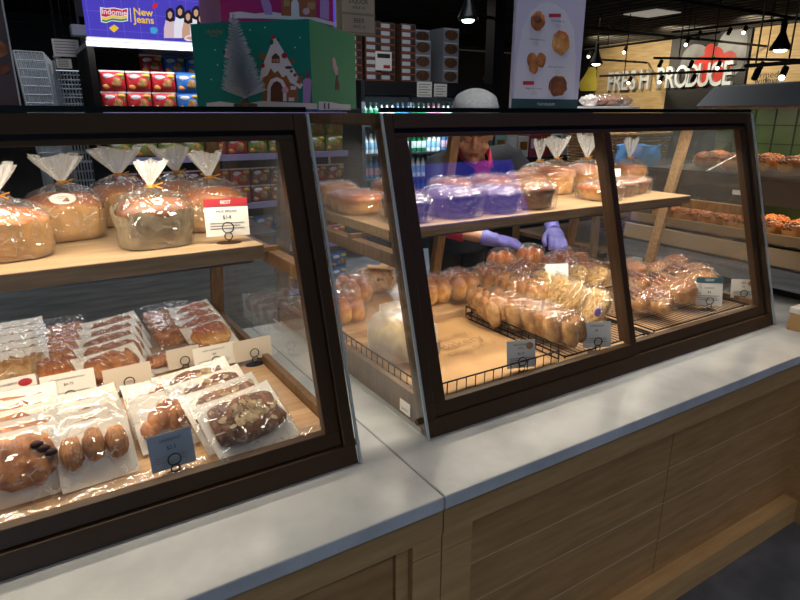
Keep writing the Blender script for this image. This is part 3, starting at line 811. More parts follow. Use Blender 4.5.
def packet(kk, x, z, y, lab, tilt=0):
    r_ = pproto[kk]
    if kk in usedp: r_ = dup(r_, (x, y, z), 0, lab, 'noodle packets on the shelving')
    else: usedp.add(kk); r_.location = (x, y, z); r_['label'] = lab; r_['group'] = 'noodle packets on the shelving'
    r_.rotation_euler = (R(-tilt), 0, 0)


n = 11
for ri, z in enumerate(GZ):
    for lv in range(2 if ri < 4 else 3):
        for i in range(n):
            x = gx0 + .075 + i * .121
            if ri == 4:
                kk = 'red' if i < 3 else 'blue'
            else:
                kk = [('maroon', 'blue', 'maroon', 'red'), ('maroon', 'red', 'maroon', 'blue'), ('red', 'maroon', 'red', 'maroon'), ('green', 'green', 'red', 'green')][ri][(i // 2) % 4]
            if ri == 4 and lv == 2 and i in (0, 1): continue
            row = {4: 'top', 3: 'second', 2: 'third', 1: 'fourth', 0: 'lowest'}[ri]
            packet(kk, x + (lv % 2) * .006, z + .001 + lv * .0995, GY + .075 + (.24 if (ri == 4 and lv == 2) else .004 * lv),
                   '%s noodle packet, %s from the left, %s layer of the %s shelf' % (PK[kk][1], ORD[i], ['bottom', 'middle' if ri == 4 else 'upper', 'top'][lv], row))

# ------------------------------------------------------------------ wire racks
def wire_grid(mb, P00, P10, P01, P11, nu, nv, r=.004):
    P00, P10, P01, P11 = map(Vector, (P00, P10, P01, P11))
    for i in range(nu + 1): q = i / nu; mb.tube([P00.lerp(P10, q), P01.lerp(P11, q)], r, 4)
    for j in range(nv + 1): q = j / nv; mb.tube([P00.lerp(P01, q), P10.lerp(P11, q)], r, 4)


WY = 4.3
p0, p1 = ony(63, 105, WY), ony(94, 72, WY)
t = thing('wire_basket_rack', 'tall chrome wire basket rack beside the noodle shelving', 'rack', ((p0.x + p1.x) / 2, WY + .2, 0)); o = t.location
x0, x1, zt = p0.x, p1.x, p1.z
for k, (za, zb_) in enumerate(((zt - .30, zt), (zt - .75, zt - .42), (zt - 1.2, zt - .87))):
    mb = MB(o)
    wire_grid(mb, (x0, WY, za), (x1, WY, za), (x0 - .01, WY - .02, zb_), (x1 + .01, WY - .02, zb_), 12, 6, .0045)
    wire_grid(mb, (x0, WY + .4, za), (x1, WY + .4, za), (x0, WY + .42, zb_), (x1, WY + .42, zb_), 10, 5, .003)
    for xx in (x0, x1): wire_grid(mb, (xx, WY, za), (xx, WY + .4, za), (xx, WY - .02, zb_), (xx, WY + .42, zb_), 10, 5, .003)
    wire_grid(mb, (x0, WY, za), (x1, WY, za), (x0, WY + .4, za), (x1, WY + .4, za), 8, 8, .003)
    mb.build('basket', M['chrome'], t)
for xx in (x0 - .012, x1 + .012):
    for yy in (WY + .02, WY + .38): MB(o).tube([(xx, yy, .001), (xx, yy, zt + .06)], .009, 8).build('post', M['chrome'], t)
MB(o).tube([(x0 - .012, WY - .04, zt + .07), (x0 + .06, WY - .06, zt + .10), (x1 - .06, WY - .06, zt + .10), (x1 + .012, WY - .04, zt + .07)], .010, 8).build('push_handle', M['chrome'], t)
p0, p1 = ony(35, 105, 4.6), ony(58, 50, 4.6)
rlab = ['slanted chrome wire panel nearest in the nest at far left', 'second slanted chrome wire panel of the nest at far left', 'third slanted chrome wire panel of the nest at far left', 'fourth slanted chrome wire panel of the nest at far left', 'rearmost slanted chrome wire panel of the nest at far left']
for k in range(5):
    xa = p0.x - .02 + .02 * k; ya = 4.75 + .18 * k; zt = p1.z - .02 * k
    if k == 0:
        t0_ = thing('wire_display_panel', rlab[0], 'rack', (xa, ya, 0), R(12), 'nested wire display panels')
        mb = MB(); wire_grid(mb, (0, 0, 1.1), (.17, 0, 1.1), (-.03, .06, zt), (.14, .06, zt), 7, 14, .005); mb.build('grid', M['chrome'], t0_)
        for xx in (0, .17): MB().tube([(xx, 0, .001), (xx, 0, 1.1), (xx - .03, .06, zt)], .008, 7).build('post', M['chrome'], t0_)
        MB().tube([(0, -.06, .012), (.17, -.06, .012), (.17, .06, .012), (0, .06, .012)], .010, 7, closed=True).build('foot_frame', M['chrome'], t0_)
    else: dup(t0_, (xa, ya, 0), R(12), rlab[k], 'nested wire display panels')
# notices hung beside the trolleys
for i, (a, b, y0, y1, lab) in enumerate(((54, 78, 40, 56, 'large white printed notice hanging above the trolleys'), (57, 71, 59, 68, 'small white notice hanging under the large one above the trolleys'))):
    p0, p1 = ony(a, y1, 4.0), ony(b, y0, 4.0)
    t = thing('hanging_notice', lab, 'notice', ((p0.x + p1.x) / 2, 4.0, p0.z)); o = t.location
    MB(o).box(p0.x, p1.x, 4.0, 4.004, p0.z, p1.z).build('sheet', M['card'], t)
    mb = MB(o)
    for k in range(5): mb.box(p0.x + .01, p1.x - .015, 3.9985, 3.9998, p1.z - (k + 1) * (p1.z - p0.z) / 6, p1.z - (k + 1) * (p1.z - p0.z) / 6 + .004)
    mb.build('print_lines', M['ink_l'], t)
    for xx in (p0.x + .02, p1.x - .02): MB(o).tube([(xx, 4.002, p1.z - .004), (xx, 4.002, 2.96)], .0012, 4).build('string', M['black'], t)
for i, (a, b, y0, y1, lab) in enumerate(((72, 87, 25, 35, 'small grey speaker box hung left of the purple sign, lower one'), (79, 87, 16, 25, 'small grey speaker box hung left of the purple sign, upper one'))):
    p0, p1 = ony(a, y1, 3.7 + .2 * i), ony(b, y0, 3.7 + .2 * i); Y = p0.y
    t = thing('wall_box', lab, 'box', ((p0.x + p1.x) / 2, Y, p0.z)); o = t.location
    MB(o).box(p0.x, p1.x, Y, Y + .08, p0.z, p1.z).build('housing', mk('grey_plastic', '8e9296', .5), t, bevel=.004)
    MB(o).tube([((p0.x + p1.x) / 2, Y + .04, p1.z - .005), ((p0.x + p1.x) / 2, Y + .04, 2.96)], .004, 5).build('hanger', M['black'], t)
# hanging LIQUOR / BEER board
p0, p1 = ony(337, 33, 3.0), ony(375, 0, 3.0)
hb = thing('hanging_sign', 'cream hanging aisle sign reading LIQUOR and BEER', 'sign', ((p0.x + p1.x) / 2, 3, p0.z)); o = hb.location
x0, x1 = p0.x, p1.x; z0 = p0.z
MB(o).box(x0, x1, 3.0, 3.02, z0, z0 + .32).build('board', mk('beige_board', '9a937c', .6), hb, bevel=.003)
for k, (w1, w2) in enumerate((('BEER', 'AISLE 10'), ('LIQUOR', 'AISLE 10'), ('WINE', 'AISLE 9'))):
    zz = z0 + .012 + k * .09
    q = MB(o).box(x0 + .03, x1 - .012, 2.99, 2.9995, zz, zz + .078).build('plate', mk('cream_plate', 'b8b29c', .6), hb, bevel=.002)
    mb = MB(o); text(mb, w1, .03, face(Vector(((x0 + x1) / 2 + .01, 2.9893, zz + .052)))); text(mb, w2, .02, face(Vector(((x0 + x1) / 2 + .01, 2.9893, zz + .024)))); mb.build('lettering', M['ink'], q)
for xx in (x0 + .03, x1 - .03): MB(o).tube([(xx, 3.01, z0 + .319), (xx, 3.01, 2.96)], .003, 5).build('hanger', M['black'], hb)

# ------------------------------------------------------------------ low product shelving behind the worker
xa, xb = ony(497, 150, 4.1).x, ony(612, 150, 4.1).x
ps = thing('product_shelf', 'low shelf of coloured boxes behind the worker in the bread case view', 'shelving', ((xa + xb) / 2, 4.3, 0)); o = ps.location
for z in (.35, .80, 1.08): MB(o).box(xa - .05, xb + .05, 4.08, 4.45, z - .02, z).build('shelf', M['black'], ps)
MB(o).box(xa - .05, xb + .05, 4.451, 4.47, .001, 1.36).build('back_panel', M['black'], ps)
for xx in (xa - .07, xb + .051): MB(o).box(xx, xx + .019, 4.08, 4.47, .001, 1.36).build('side_panel', M['black'], ps)
bcol = [('9c2734', 'dark red'), ('c9ccce', 'white'), ('2f7d58', 'green'), ('7fb3b0', 'pale teal'), ('8f2f4a', 'crimson'), ('b9b5aa', 'cream')]
nB = int((xb - xa) / .135)
for ri, z in enumerate((.80, 1.08)):
    for i in range(nB):
        c_, n_ = bcol[(i * 2 + ri * 3 + i // 3) % 6]
        t = thing('product_box', '%s product box, %s from the left on the %s shelf behind the worker' % (n_, ORD[i], ['lower', 'upper'][ri]), 'box', (xa + .065 + i * .135, 4.2, z + .0005), group='boxes on the shelf behind the worker')
        hh = .18 + .03 * ((i + ri) % 3)
        MB().box(-.058, .058, -.07, .10, 0, hh).build('carton', mk('box_' + n_.replace(' ', '_'), c_, .5), t)
        MB().box(-.045, .045, -.0715, -.0702, hh * .35, hh * .75).build('print', M['carton_w'] if i % 2 else M['gold'], t)
# ------------------------------------------------------------------ steel back counter behind the left case
sc = thing('back_counter', 'low steel back counter seen under the left shelf', 'counter', (-.3, 2.9, 0)); o = sc.location
MB(o).box(-1.9, .98, 2.72, 3.12, 0.001, .90).build('body', M['steel_d'], sc)
MB(o).box(-1.92, 1.0, 2.70, 3.14, .901, .925).build('counter_top', M['steel'], sc, bevel=.002)
# timber floor display behind: vertical posts seen between the cases are the case's own

# ------------------------------------------------------------------ wicker basket stand behind the right pane
M['wick'] = mk('wicker', 'a07c4c', .6, c2='7c5b34', scale=40)
def basket(name, label, px0, px1, pyt, pyb, Y, group=None, slats=False):
    a, b, c_ = ony(px0, pyt, Y), ony(px1, pyt, Y), ony((px0 + px1) / 2, pyb, Y)
    w_ = b.x - a.x; zt = (a.z + b.z) / 2; h_ = zt - c_.z; cx = (a.x + b.x) / 2
    t = thing(name, label, 'basket', (cx, Y + w_ * .3, c_.z), group=group)
    mb = MB(); n = 40; rows = max(5, int(h_ / .016))
    for j in range(rows):
        z = .011 + (h_ - .02) * j / (rows - 1); q = z / h_
        rx, ry = w_ / 2 * (.86 + .14 * q), w_ * .3 * (.86 + .14 * q)
        mb.tube([(rx * math.copysign(abs(math.cos(u)) ** .5, math.cos(u)) + .003 * math.cos(20 * u + j * math.pi), ry * math.copysign(abs(math.sin(u)) ** .5, math.sin(u)) + .004 * math.sin(20 * u + j * math.pi), z) for u in (2 * math.pi * k / (2 * n) for k in range(2 * n))], .0075, 5, closed=True)
    mb.build('weave', M['wick'], t, True)
    mb = MB()
    for k in range(20):
        u = 2 * math.pi * k / 20; f = lambda q: (w_ / 2 * (.86 + .14 * q) * math.copysign(abs(math.cos(u)) ** .5, math.cos(u)), w_ * .3 * (.86 + .14 * q) * math.copysign(abs(math.sin(u)) ** .5, math.sin(u)), h_ * q)
        mb.tube([f(.04), f(1)], .006, 5)
    mb.build('stake', M['wick'], t)
    MB().lathe([(w_ * .2, .004), (w_ * .2, .012)], 20, Matrix.Diagonal((2, 1.2, 1, 1))).build('bottom', M['wick'], t)
    mb = MB(); mb.tube([(w_ / 2 * math.copysign(abs(math.cos(u)) ** .5, math.cos(u)), w_ * .3 * math.copysign(abs(math.sin(u)) ** .5, math.sin(u)), h_) for u in (2 * math.pi * k / 40 for k in range(40))], .014, 8, closed=True)
    mb.build('rim', M['wick'], t, True)
    return t


bY = 2.25
bk = basket('wicker_basket', 'large wicker basket with a blue cloth behind the right pane of the bread case', 610, 680, 134, 202, bY)
bz = bk.location.z
st = thing('basket_stand', 'wooden stand carrying the wicker baskets behind the right bread case', 'stand', (2.95, 2.45, 0)); o = st.location
MB(o).box(2.55, 3.45, 2.05, 2.75, bz - .022, bz - .001).build('shelf', M['wood_case'], st)
lowz = ony(645, 236, 2.2).z
MB(o).box(2.55, 3.45, 2.08, 2.75, lowz - .022, lowz - .001).build('shelf', M['wood_case'], st)
for xx in (2.53, 3.47):
    for yy in (2.10, 2.70): MB(o).box(xx - .015, xx + .015, yy, yy + .03, 0.001, 1.10).build('post', M['wood_case'], st)
bz_keep = basket('wicker_basket', 'lower wicker basket under the bread shelf on the wooden stand', 622, 664, 216, 236, 2.2)
bz_keep.location.z = lowz
# blue cloth hung over the basket front
c0, c1 = ony(614, 145, bY - .04), ony(656, 163, bY - .04)
mb = MB(c0); n = 20; m_ = 10
for i in range(n + 1):
    for j in range(m_ + 1):
        u, v = i / n, j / m_
        mb.v.append(Vector(((c1.x - c0.x) * u + .01 * math.sin(v * 7 + u * 3), -.012 - .014 * math.sin(u * 9 + v) ** 2 - .02 * v * (1 - v), (c1.z - c0.z) * v * (1 + .1 * math.sin(u * 8)) + .012 * math.sin(u * 6))))
for i in range(n):
    for j in range(m_): mb.f.append((i * (m_ + 1) + j, (i + 1) * (m_ + 1) + j, (i + 1) * (m_ + 1) + j + 1, i * (m_ + 1) + j + 1))
cl_ = mb.build('cloth', mk('blue_cloth', '4f8fd0', .7, c2='3f7cc0', scale=6), None, True); cl_.location = c0
sm = cl_.modifiers.new('solid', 'SOLIDIFY'); sm.thickness = .004
tag(cl_, 'bright blue cloth hanging over the front of the large wicker basket', 'cloth')

# ------------------------------------------------------------------ open display on the right, face along Y
dx = 2.60
rd = thing('open_display', 'steel open pastry display with a grey hood on the right', 'display case', (2.95, 1.3, .71)); o = rd.location
MB(o).box(3.22, 3.25, .55, 1.95, .7105, 1.6).build('back_panel', mk('green_tiles', '3f5228', .4, c2='2c3d1c', scale=4), rd)
mb = MB(o)
for k in range(14): mb.box(3.217, 3.2195, .55 + k * .1, .556 + k * .1, 1.2, 1.6)
for k in range(5): mb.box(3.217, 3.2195, .55, 1.95, 1.22 + k * .09, 1.224 + k * .09)
mb.build('tile_joint', mk('dark_grout', '1c2414', .8), rd)
mb = MB(o)
mb.hexa([(dx, .55, 1.487), (3.25, .55, 1.487), (3.25, 1.72, 1.487), (dx, 1.69, 1.487), (dx + .06, .55, 1.585), (3.25, .55, 1.615), (3.25, 1.70, 1.605), (dx + .06, 1.65, 1.57)])
mb.build('hood', mk('grey_hood_metal', '4a4f55', .4, .3), rd, bevel=.004)
MB(o).box(dx + .01, dx + .05, .55, 1.68, 1.476, 1.4865).build('hood_trim', M['wood_shelf'], rd)
M['tray'] = mk('brown_tray_front', '5f5246', .35, .4); M['steel_b'] = mk('steel_shelf', '7c756c', .3, .8)
for nm_, x, z0, z1, mat in (('shelf', dx + .05, 1.195, 1.206, 'steel_b'), ('shelf', dx - .0, .935, .946, 'steel_b'), ('shelf', dx - .03, .855, .866, 'steel_b'), ('base', dx - .05, .7755, .853, 'steel_d')):
    MB(o).box(x, 3.21, .55, 1.95, z0, z1).build(nm_, M[mat], rd)
MB(o).box(dx - .05, dx - .03, .55, 1.95, .867, .934).build('tray_front', mk('beige_tray_front', '9a8468', .4), rd)
MB(o).box(dx + .04, dx + .05, .55, 1.95, 1.09, 1.194).build('tray_front', M['tray'], rd)
MB(o).box(dx - .01, dx - .001, .55, 1.95, .946, .985).build('tray_front', mk('tan_tray_front', '8f7454', .4), rd)
MB(o).box(dx + .04, dx + .043, .55, 1.95, 1.207, 1.25).build('glass_guard', M['glass_side'], rd)
MB(o).box(dx + .1, 3.2, .60, 1.93, .7105, .7745).build('plinth', M['black'], rd)
MB(o).box(dx - .02, 3.21, 1.951, 1.965, .7105, 1.48).build('end_glass', M['glass_side'], rd)
mb = MB(o)
mb.box(dx + .035, dx + .0385, 1.40, 1.48, 1.12, 1.14)
mb.build('price_strip', M['card'], rd)
# wooden box with white top on the counter, right edge
p = onz(797, 330, .71)
wb = thing('paper_bag', 'tan paper bag with a white top at the right edge of the worktop', 'bag', (p.x + .03, p.y - .02, .7105))
mb = MB(); mb.loft([[(-.05, -.05, 0), (.06, -.05, 0), (.06, .05, 0), (-.05, .05, 0)], [(-.048, -.05, .04), (.06, -.045, .04), (.058, .05, .04), (-.05, .047, .04)], [(-.05, -.046, .06), (.06, -.045, .06), (.06, .045, .06), (-.05, .045, .06)]])
mb.build('bag_body', M['kraft'], wb, bevel=.003)
MB().box(-.052, .062, -.05, .05, .0605, .085).build('bag_top', M['paper'], wb, bevel=.006)

# ================================================================== BREADS, BAGS, CARDS
def ripple(p, seed, fr, amp):
    return p * (1 + amp * noise.noise(p * fr + Vector((seed * 2.3, seed, seed * .7))))


def sring(rx, ry, z, n=40, e=.6, pleat=0, k=14, ph=0, cx=0, cy=0, jit=0):
    out = []
    for j in range(n):
        u = 2 * math.pi * j / n
        m = 1 + pleat * math.sin(k * u + ph + 1.3 * math.sin(3 * u)) + jit * noise.noise((math.cos(u) * 3, math.sin(u) * 3, z * 40 + ph))
        c, s_ = math.cos(u), math.sin(u)
        out.append((cx + rx * m * math.copysign(abs(c) ** e, c), cy + ry * m * math.copysign(abs(s_) ** e, s_), z))
    return out


def loaf_mb(w, d, h, seed, dome=.35, split=True, z0=.002):
    """tin loaf: boxy body, domed crown"""
    mb = MB(); rings = []
    prof = [(.84, 0), (.90, .03), (.93, .3), (.97, .55), (1.04, .66), (1.03, .76), (.92, .88), (.72, .96), (.4, 1.0), (.06, 1.01)]
    for q, z in prof:
        r = sring(w / 2 * q, d / 2 * q, z0 + h * z, 36, .62)
        rings.append([ripple(Vector(p), seed, 22, .05) for p in r])
    return mb.loft(rings)


def bag_mb(w, d, h, seed, pl=.03):
    mb = MB(); rings = []
    for q, z, p in ((.93, 0, .0), (1.02, .02, .005), (1.05, .3, .015), (1.06, .6, .02), (1.03, .85, .03), (.86, 1.04, .05), (.58, 1.13, .1), (.27, 1.21, .18), (.075, 1.26, .25)):
        rings.append([Vector(v) + Vector((.006, .006, 0)) * noise.noise(Vector(v) * 38 + Vector((seed, 0, 0))) * (1 if z > 0 else 0) for v in sring(w / 2 * q + .003, d / 2 * q + .003, .0008 + h * z, 56, .62 + .38 * min(1, max(0, z - .8) / .4), p, 17, seed)])
    mb.loft(rings, caps=False)
    return mb


def fan_mb(w, h, z0, seed, lean=.0, n=72):
    mb = MB(); rings = []
    for q, z in ((.10, 0), (.16, .06), (.35, .25), (.62, .5), (.85, .75), (1.0, .96), (1.02, 1.0)):
        ring = []
        for j in range(n):
            u = 2 * math.pi * j / n
            pl = .30 * math.sin(11 * u + seed) * (1 - .3 * q) + .12 * noise.noise((math.cos(u) * 4, math.sin(u) * 4, seed))
            r = q * (1 + pl)
            top = h * z * (1 - .16 * abs(math.sin(1.5 * u + seed)) * z)
            ring.append((w / 2 * r * math.cos(u) + lean * z * h, w / 2 * .38 * r * math.sin(u), z0 + top))
        rings.append(ring)
    return mb.loft(rings, caps=False)


def tie_mb(r, z):
    mb = MB()
    for dz in (-.002, .002): mb.tube([(r * math.cos(u), r * math.sin(u), z + dz) for u in (2 * math.pi * k / 14 for k in range(14))], .0018, 5, closed=True)
    mb.tube([(r, 0, z), (r + .018, -.006, z + .006)], .0016, 5); mb.tube([(r, 0, z), (r + .014, -.01, z - .006)], .0016, 5)
    return mb


def tied_loaf(label, loc, w, d, h, rz=0, crust='crust', seed=1, fan=(.085, .07), lean=0, wrap=None, sticker=False, group=None):
    t = thing('bagged_loaf', label, 'bread', loc, rz, group)
    loaf_mb(w, d, h, seed).build('loaf', M[crust], t, True)
    if wrap:
        mb = MB(); rings = []
        for q, z in ((.90, 0), (.97, .02), (.99, .18), (1.0, .35), (1.03, .50), (1.05, .64), (1.07, .76)):
            rings.append([ripple(Vector(v), seed + 3, 45, .05) + Vector((0, 0, (.018 * noise.noise(Vector(v) * 30 + Vector((seed, 0, 0))) if z > .7 else 0))) for v in sring(w / 2 * q + .002, d / 2 * q + .002, .0015 + h * z, 72, .6, .045 * z, 19, seed)])
        mb.loft(rings, caps=False); mb.build('paper_wrap', M[wrap], t, True)
    bag_mb(w, d, h, seed).build('bag', M['film'], t, True)
    nz = .0008 + h * 1.26
    fan_mb(fan[0], fan[1], nz, seed, lean).build('bag_top', M['fan'], t, True)
    tie_mb(w / 2 * .075 + .004, nz).build('twist_tie', M['gold'], t)
    if sticker:
        mt = Matrix.Translation((-.01, -d * .40, h * .95)) @ Matrix.Rotation(R(38), 4, 'X')
        q = MB().lathe([(.024, 0), (.024, .0008)], 24, mt @ Matrix.Diagonal((1.15, .75, 1, 1))).build('sticker', M['card'], t, label='oval paper label')
        mb = MB()
        for k in range(3): mb.box(-.014 + .003 * k, .014 - .003 * k, .006 - k * .006, .0072 - k * .006, .0009, .0012, mt)
        mb.build('print_lines', M['ink_l'], q)
    return t


def wrapped_loaf(label, loc, w, d, h, rz=0, crust='crust', seed=1, group=None, name='wrapped_loaf', top=None, tail=True):
    """loaf lying in a clear bag whose tail is gathered at the back"""
    t = thing(name, label, 'bread', loc, rz, group)
    loaf_mb(w, d, h, seed).build('loaf', M[crust], t, True)
    if top:
        mb = MB(); rings = []
        for q, z in ((.985, .66), (1.01, .78), (.90, .90), (.70, .975), (.4, 1.015), (.06, 1.025)):
            rings.append([ripple(Vector(p), seed, 22, .05) for p in sring(w / 2 * q * 1.04, d / 2 * q * 1.04, .002 + h * z, 36, .62)])
        mb.loft(rings); mb.build('crown', M[top], t, True)
    mb = MB(); rings = []
    for q, z in ((.9, 0), (1.03, .02), (1.07, .3), (1.08, .6), (1.10, .75), (1.0, .95), (.78, 1.06), (.4, 1.1), (.05, 1.11)):
        rings.append([Vector(v) + Vector((.008, .008, .004 if z > 0 else 0)) * noise.noise(Vector(v) * 34 + Vector((seed * 5, 0, 0))) for v in sring(w / 2 * q + .003, d / 2 * q + .003, .0008 + h * z, 56, .62, .02, 23, seed)])
    mb.loft(rings, caps=False)
    if tail: mb.loft([[(x * .9, d / 2 + .002 + y, h * .5 + z) for x, y, z in sring(w * .42, .004, 0, 24)], [(x, d / 2 + .03 + .004 * math.sin(9 * x / w), h * .5 + z + .01) for x, y, z in sring(w * .3, .003, 0, 24, jit=.2)]], caps=False) if False else None
    mb.build('bag', M['film'], t, True)
    return t


def knot_bread(label, loc, L_, w, h, rz=0, crust='crust_p', seed=1, rows=4, cols=2, group=None, name='pull_apart_bread', olive=False, tilt=0, film_='film'):
    """pull-apart bread of fused balls in a clear bag, long side along local Y"""
    t = thing(name, label, 'bread', loc, rz, group)
    T = Matrix.Rotation(tilt, 4, 'Y')
    lift = abs(math.sin(tilt)) * w * .5
    mb = MB()
    for i in range(rows):
        for j in range(cols):
            c = ((j - (cols - 1) / 2) * w / cols, (i - (rows - 1) / 2) * L_ / rows, h * .47 + lift)
            k = 1 + .12 * noise.noise((i * 1.7, j * 2.1, seed))
            mb.ball(c, (w / cols * .60 * k, L_ / rows * .58 * k, h * .52 * k), 16, 10, T, amp=.16, fr=34, seed=seed + i + j, sq=.9)
    for v in mb.v: v.z = max(v.z, .002)
    mb.build('bread', M[crust], t, True)
    if olive:
        mb = MB()
        for i in range(rows):
            c = (w * .30, (i - (rows - 1) / 2 + .3) * L_ / rows, h * .9 + lift); mb.ball(c, .008, 8, 6, T)
        mb.build('olives', M['black'], t, True)
    mb = MB(); rings = []
    n = 9
    for i in range(n + 1):
        q = -1 + 2 * i / n
        s_ = (1 - abs(q) ** 5) ** .5 * .5 + .55
        if abs(q) > .99: s_ = .35
        ring = []
        for jj in range(36):
            u = 2 * math.pi * jj / 36
            v = Vector((w * .58 * s_ * math.copysign(abs(math.cos(u)) ** .7, math.cos(u)), q * L_ * .57, lift + h * .5 + h * .62 * s_ * math.copysign(abs(math.sin(u)) ** .7, math.sin(u))))
            v += Vector((.009, 0, .009)) * noise.noise(v * 36 + Vector((seed * 3, 0, 0)))
            v = T @ v; v.z = max(v.z, .001)
            ring.append(v)
        rings.append(ring)
    mb.loft(rings, caps=False).build('bag', M[film_], t, True)
    return t


def oval_bread(label, loc, L_, w, h, rz=0, crust='crust_s', seed=1, tilt=0, split=None, group=None, name='oval_loaf', stick=None):
    t = thing(name, label, 'bread', loc, rz, group)
    T = Matrix.Translation((0, 0, h / 2 * abs(math.cos(tilt)) + w / 2 * abs(math.sin(tilt)) * .92)) @ Matrix.Rotation(tilt, 4, 'Y')
    MB().ball((0, 0, 0), (w / 2, L_ / 2, h / 2), 28, 16, T, sq=.85, sqv=.8, amp=.10, fr=22, seed=seed).build('bread', M[crust], t, True)
    if split:
        mb = MB()
        for k in (-1, 0, 1):
            mb.ball((k * w * .20, 0, h * .455 - abs(k) * h * .03), (w * .085, L_ * .38, h * .07), 10, 8, T, amp=.2, fr=40, seed=seed + k)
        mb.build('swirl', M[split], t, True)
    mb = MB().ball((0, 0, 0), (w / 2 * 1.1 + .003, L_ / 2 * 1.1 + .003, h / 2 * 1.1), 40, 20, T, sq=.75, sqv=.7, amp=.10, fr=34, seed=seed + 9)
    for v in mb.v: v.z = max(v.z, .0006)
    mb.build('bag', M['film'], t, True)
    if stick:
        mb = MB(); mb.ball((0, -L_ * .45, h * .25), (.016, .004, .016), 12, 8, T); mb.build('sticker', M[stick], t, True)
    return t


# pastry sleeve leaning like a file: w wide, l long, rising backwards at 'tilt'
def pastry_mesh(kind, w, l, seed):
    mb = MB()
    if kind == 'cookies':
        for i in range(3):
            c = ((i - 1) * w * .29, l * (.55 + .05 * (i % 2)), .017)
            mb.ball(c, (w * .15, l * .27, .021), 14, 10, amp=.2, fr=60, seed=seed + i)
            for k in range(-2, 3): mb.tube([(c[0] + (k * .8 + .25 * u) * w * .05, c[1] + l * .24 * u, .017 + .022 * (1 - (.75 * u) ** 2) * (1 - .05 * k * k)) for u in (-1, -.6, -.2, .2, .6, 1)], [.002, .0045, .0055, .0055, .0045, .002], 6)
    elif kind == 'croissant':
        for i in range(7):
            q = (i - 3) / 3
            mb.ball((q * w * .36, l * (.56 - .22 * q * q), .022), (w * .10, l * (.30 - .13 * abs(q)), .026 - .009 * abs(q)), 14, 8, amp=.18, fr=55, seed=seed + i)
    elif kind == 'twist':
        for i in range(9):
            q = (i - 4) / 4
            mb.ball((q * w * .38, l * .5 + .004 * math.sin(i * 2), .014), (w * .085, l * .30, .016 - .004 * abs(q)), 10, 8, Matrix.Identity(4), amp=.2, fr=70, seed=seed + i)
    else:  # slab: danish / almond croissant
        mb.ball((0, l * .54, .02), (w * .42, l * .36, .028), 26, 12, sq=.7, sqv=.8, amp=.28, fr=32, seed=seed)
        for k in range(5): mb.ball((-w * .3 + k * w * .15, l * .54, .034), (w * .06, l * .32, .014), 10, 6, amp=.2, fr=50, seed=seed + k)
    for v in mb.v: v.z = max(v.z, .0035)
    return mb


def sleeve(label, loc, w, l, tilt, rz=0, kind='cookies', mat='cookie', seed=1, flakes=False, paper=True, group=None, berry=False, roll=0):
    t = thing('bagged_pastry', label, 'pastry', loc, rz, group)
    T = Matrix.Translation((0, 0, .002)) @ Matrix.Rotation(tilt, 4, 'X')
    # backing paper: slightly curled sheet with thickness
    if paper:
        mb = MB(); n = 8; vs = []
        for i in range(n + 1):
            for j in range(n + 1):
                u, v = i / n, j / n
                vs.append((-w / 2 + w * u, l * (v * 1.03), .0012 * noise.noise((u * 4, v * 4, seed)) + .006 * (2 * u - 1) ** 4 + .003 * v * v))
        k = len(vs); vs += [(x, y, z + .0009) for x, y, z in vs]
        fs = []
        for i in range(n):
            for j in range(n):
                a = i * (n + 1) + j; q = (a, a + n + 1, a + n + 2, a + 1)
                fs += [tuple(reversed(q)), tuple(p + k for p in q)]
        mb.add(vs, fs, T); mb.build('paper_liner', M['paper'], t, True)
    pm = pastry_mesh(kind, w, l, seed); q = MB(); q.add([Vector((v.x, v.y, v.z * .60 + .002)) for v in pm.v], pm.f, T); q.build('pastry', M[mat], t, True)
    if flakes:
        mb = MB(); rnd = random.Random(seed)
        for k in range(60):
            x, y = rnd.gauss(0, w * .15), l * .55 + rnd.gauss(0, l * .12)
            near = [v.z for v in pm.v if (v.x - x) ** 2 + (v.y - y) ** 2 < .00012]
            if not near: continue
            mt = T @ Matrix.Translation((x, y, max(near) * .60 + .0022)) @ Matrix.Rotation(rnd.uniform(0, 3), 4, 'Z') @ Matrix.Rotation(rnd.uniform(-.4, .4), 4, 'X')
            mb.lathe([(.0085, 0), (.0085, .0012)], 9, mt @ Matrix.Diagonal((1, .62, 1, 1)))
        mb.build('almond_flakes', M['almond'], t)
    if berry:
        mb = MB()
        for k in range(3): mb.ball((w * .24 + k * .010, l * (.70 - .08 * k), .030), (.012, .008, .006), 10, 6, T)
        mb.build('berry_filling', M['berry'], t, True)
    # clear front film: pillow with crimped edges
    mb = MB(); n, m = 22, 14; vs = []
    for i in range(n + 1):
        for j in range(m + 1):
            u, v = 2 * i / n - 1, 2 * j / m - 1
            z = .006 + .027 * max(0, (1 - u ** 6)) ** .5 * max(0, (1 - v ** 4)) ** .6
            z += .005 * noise.noise((u * 5 + seed, v * 5, seed)) * (1 - u ** 8)
            vs.append((w / 2 * 1.04 * u * (1 + .02 * noise.noise((v * 6, seed, 1))), l / 2 + l / 2 * 1.08 * v + (.008 * noise.noise((u * 6, seed, 2)) if v > .9 else 0), max(z, .0045)))
    fs = [(i * (m + 1) + j, (i + 1) * (m + 1) + j, (i + 1) * (m + 1) + j + 1, i * (m + 1) + j + 1) for i in range(n) for j in range(m)]
    mb.add(vs, fs, T)
    for v in mb.v: v.z = max(v.z, .0008)
    mb.build('sleeve', M['film_flat'], t, True)
    return t


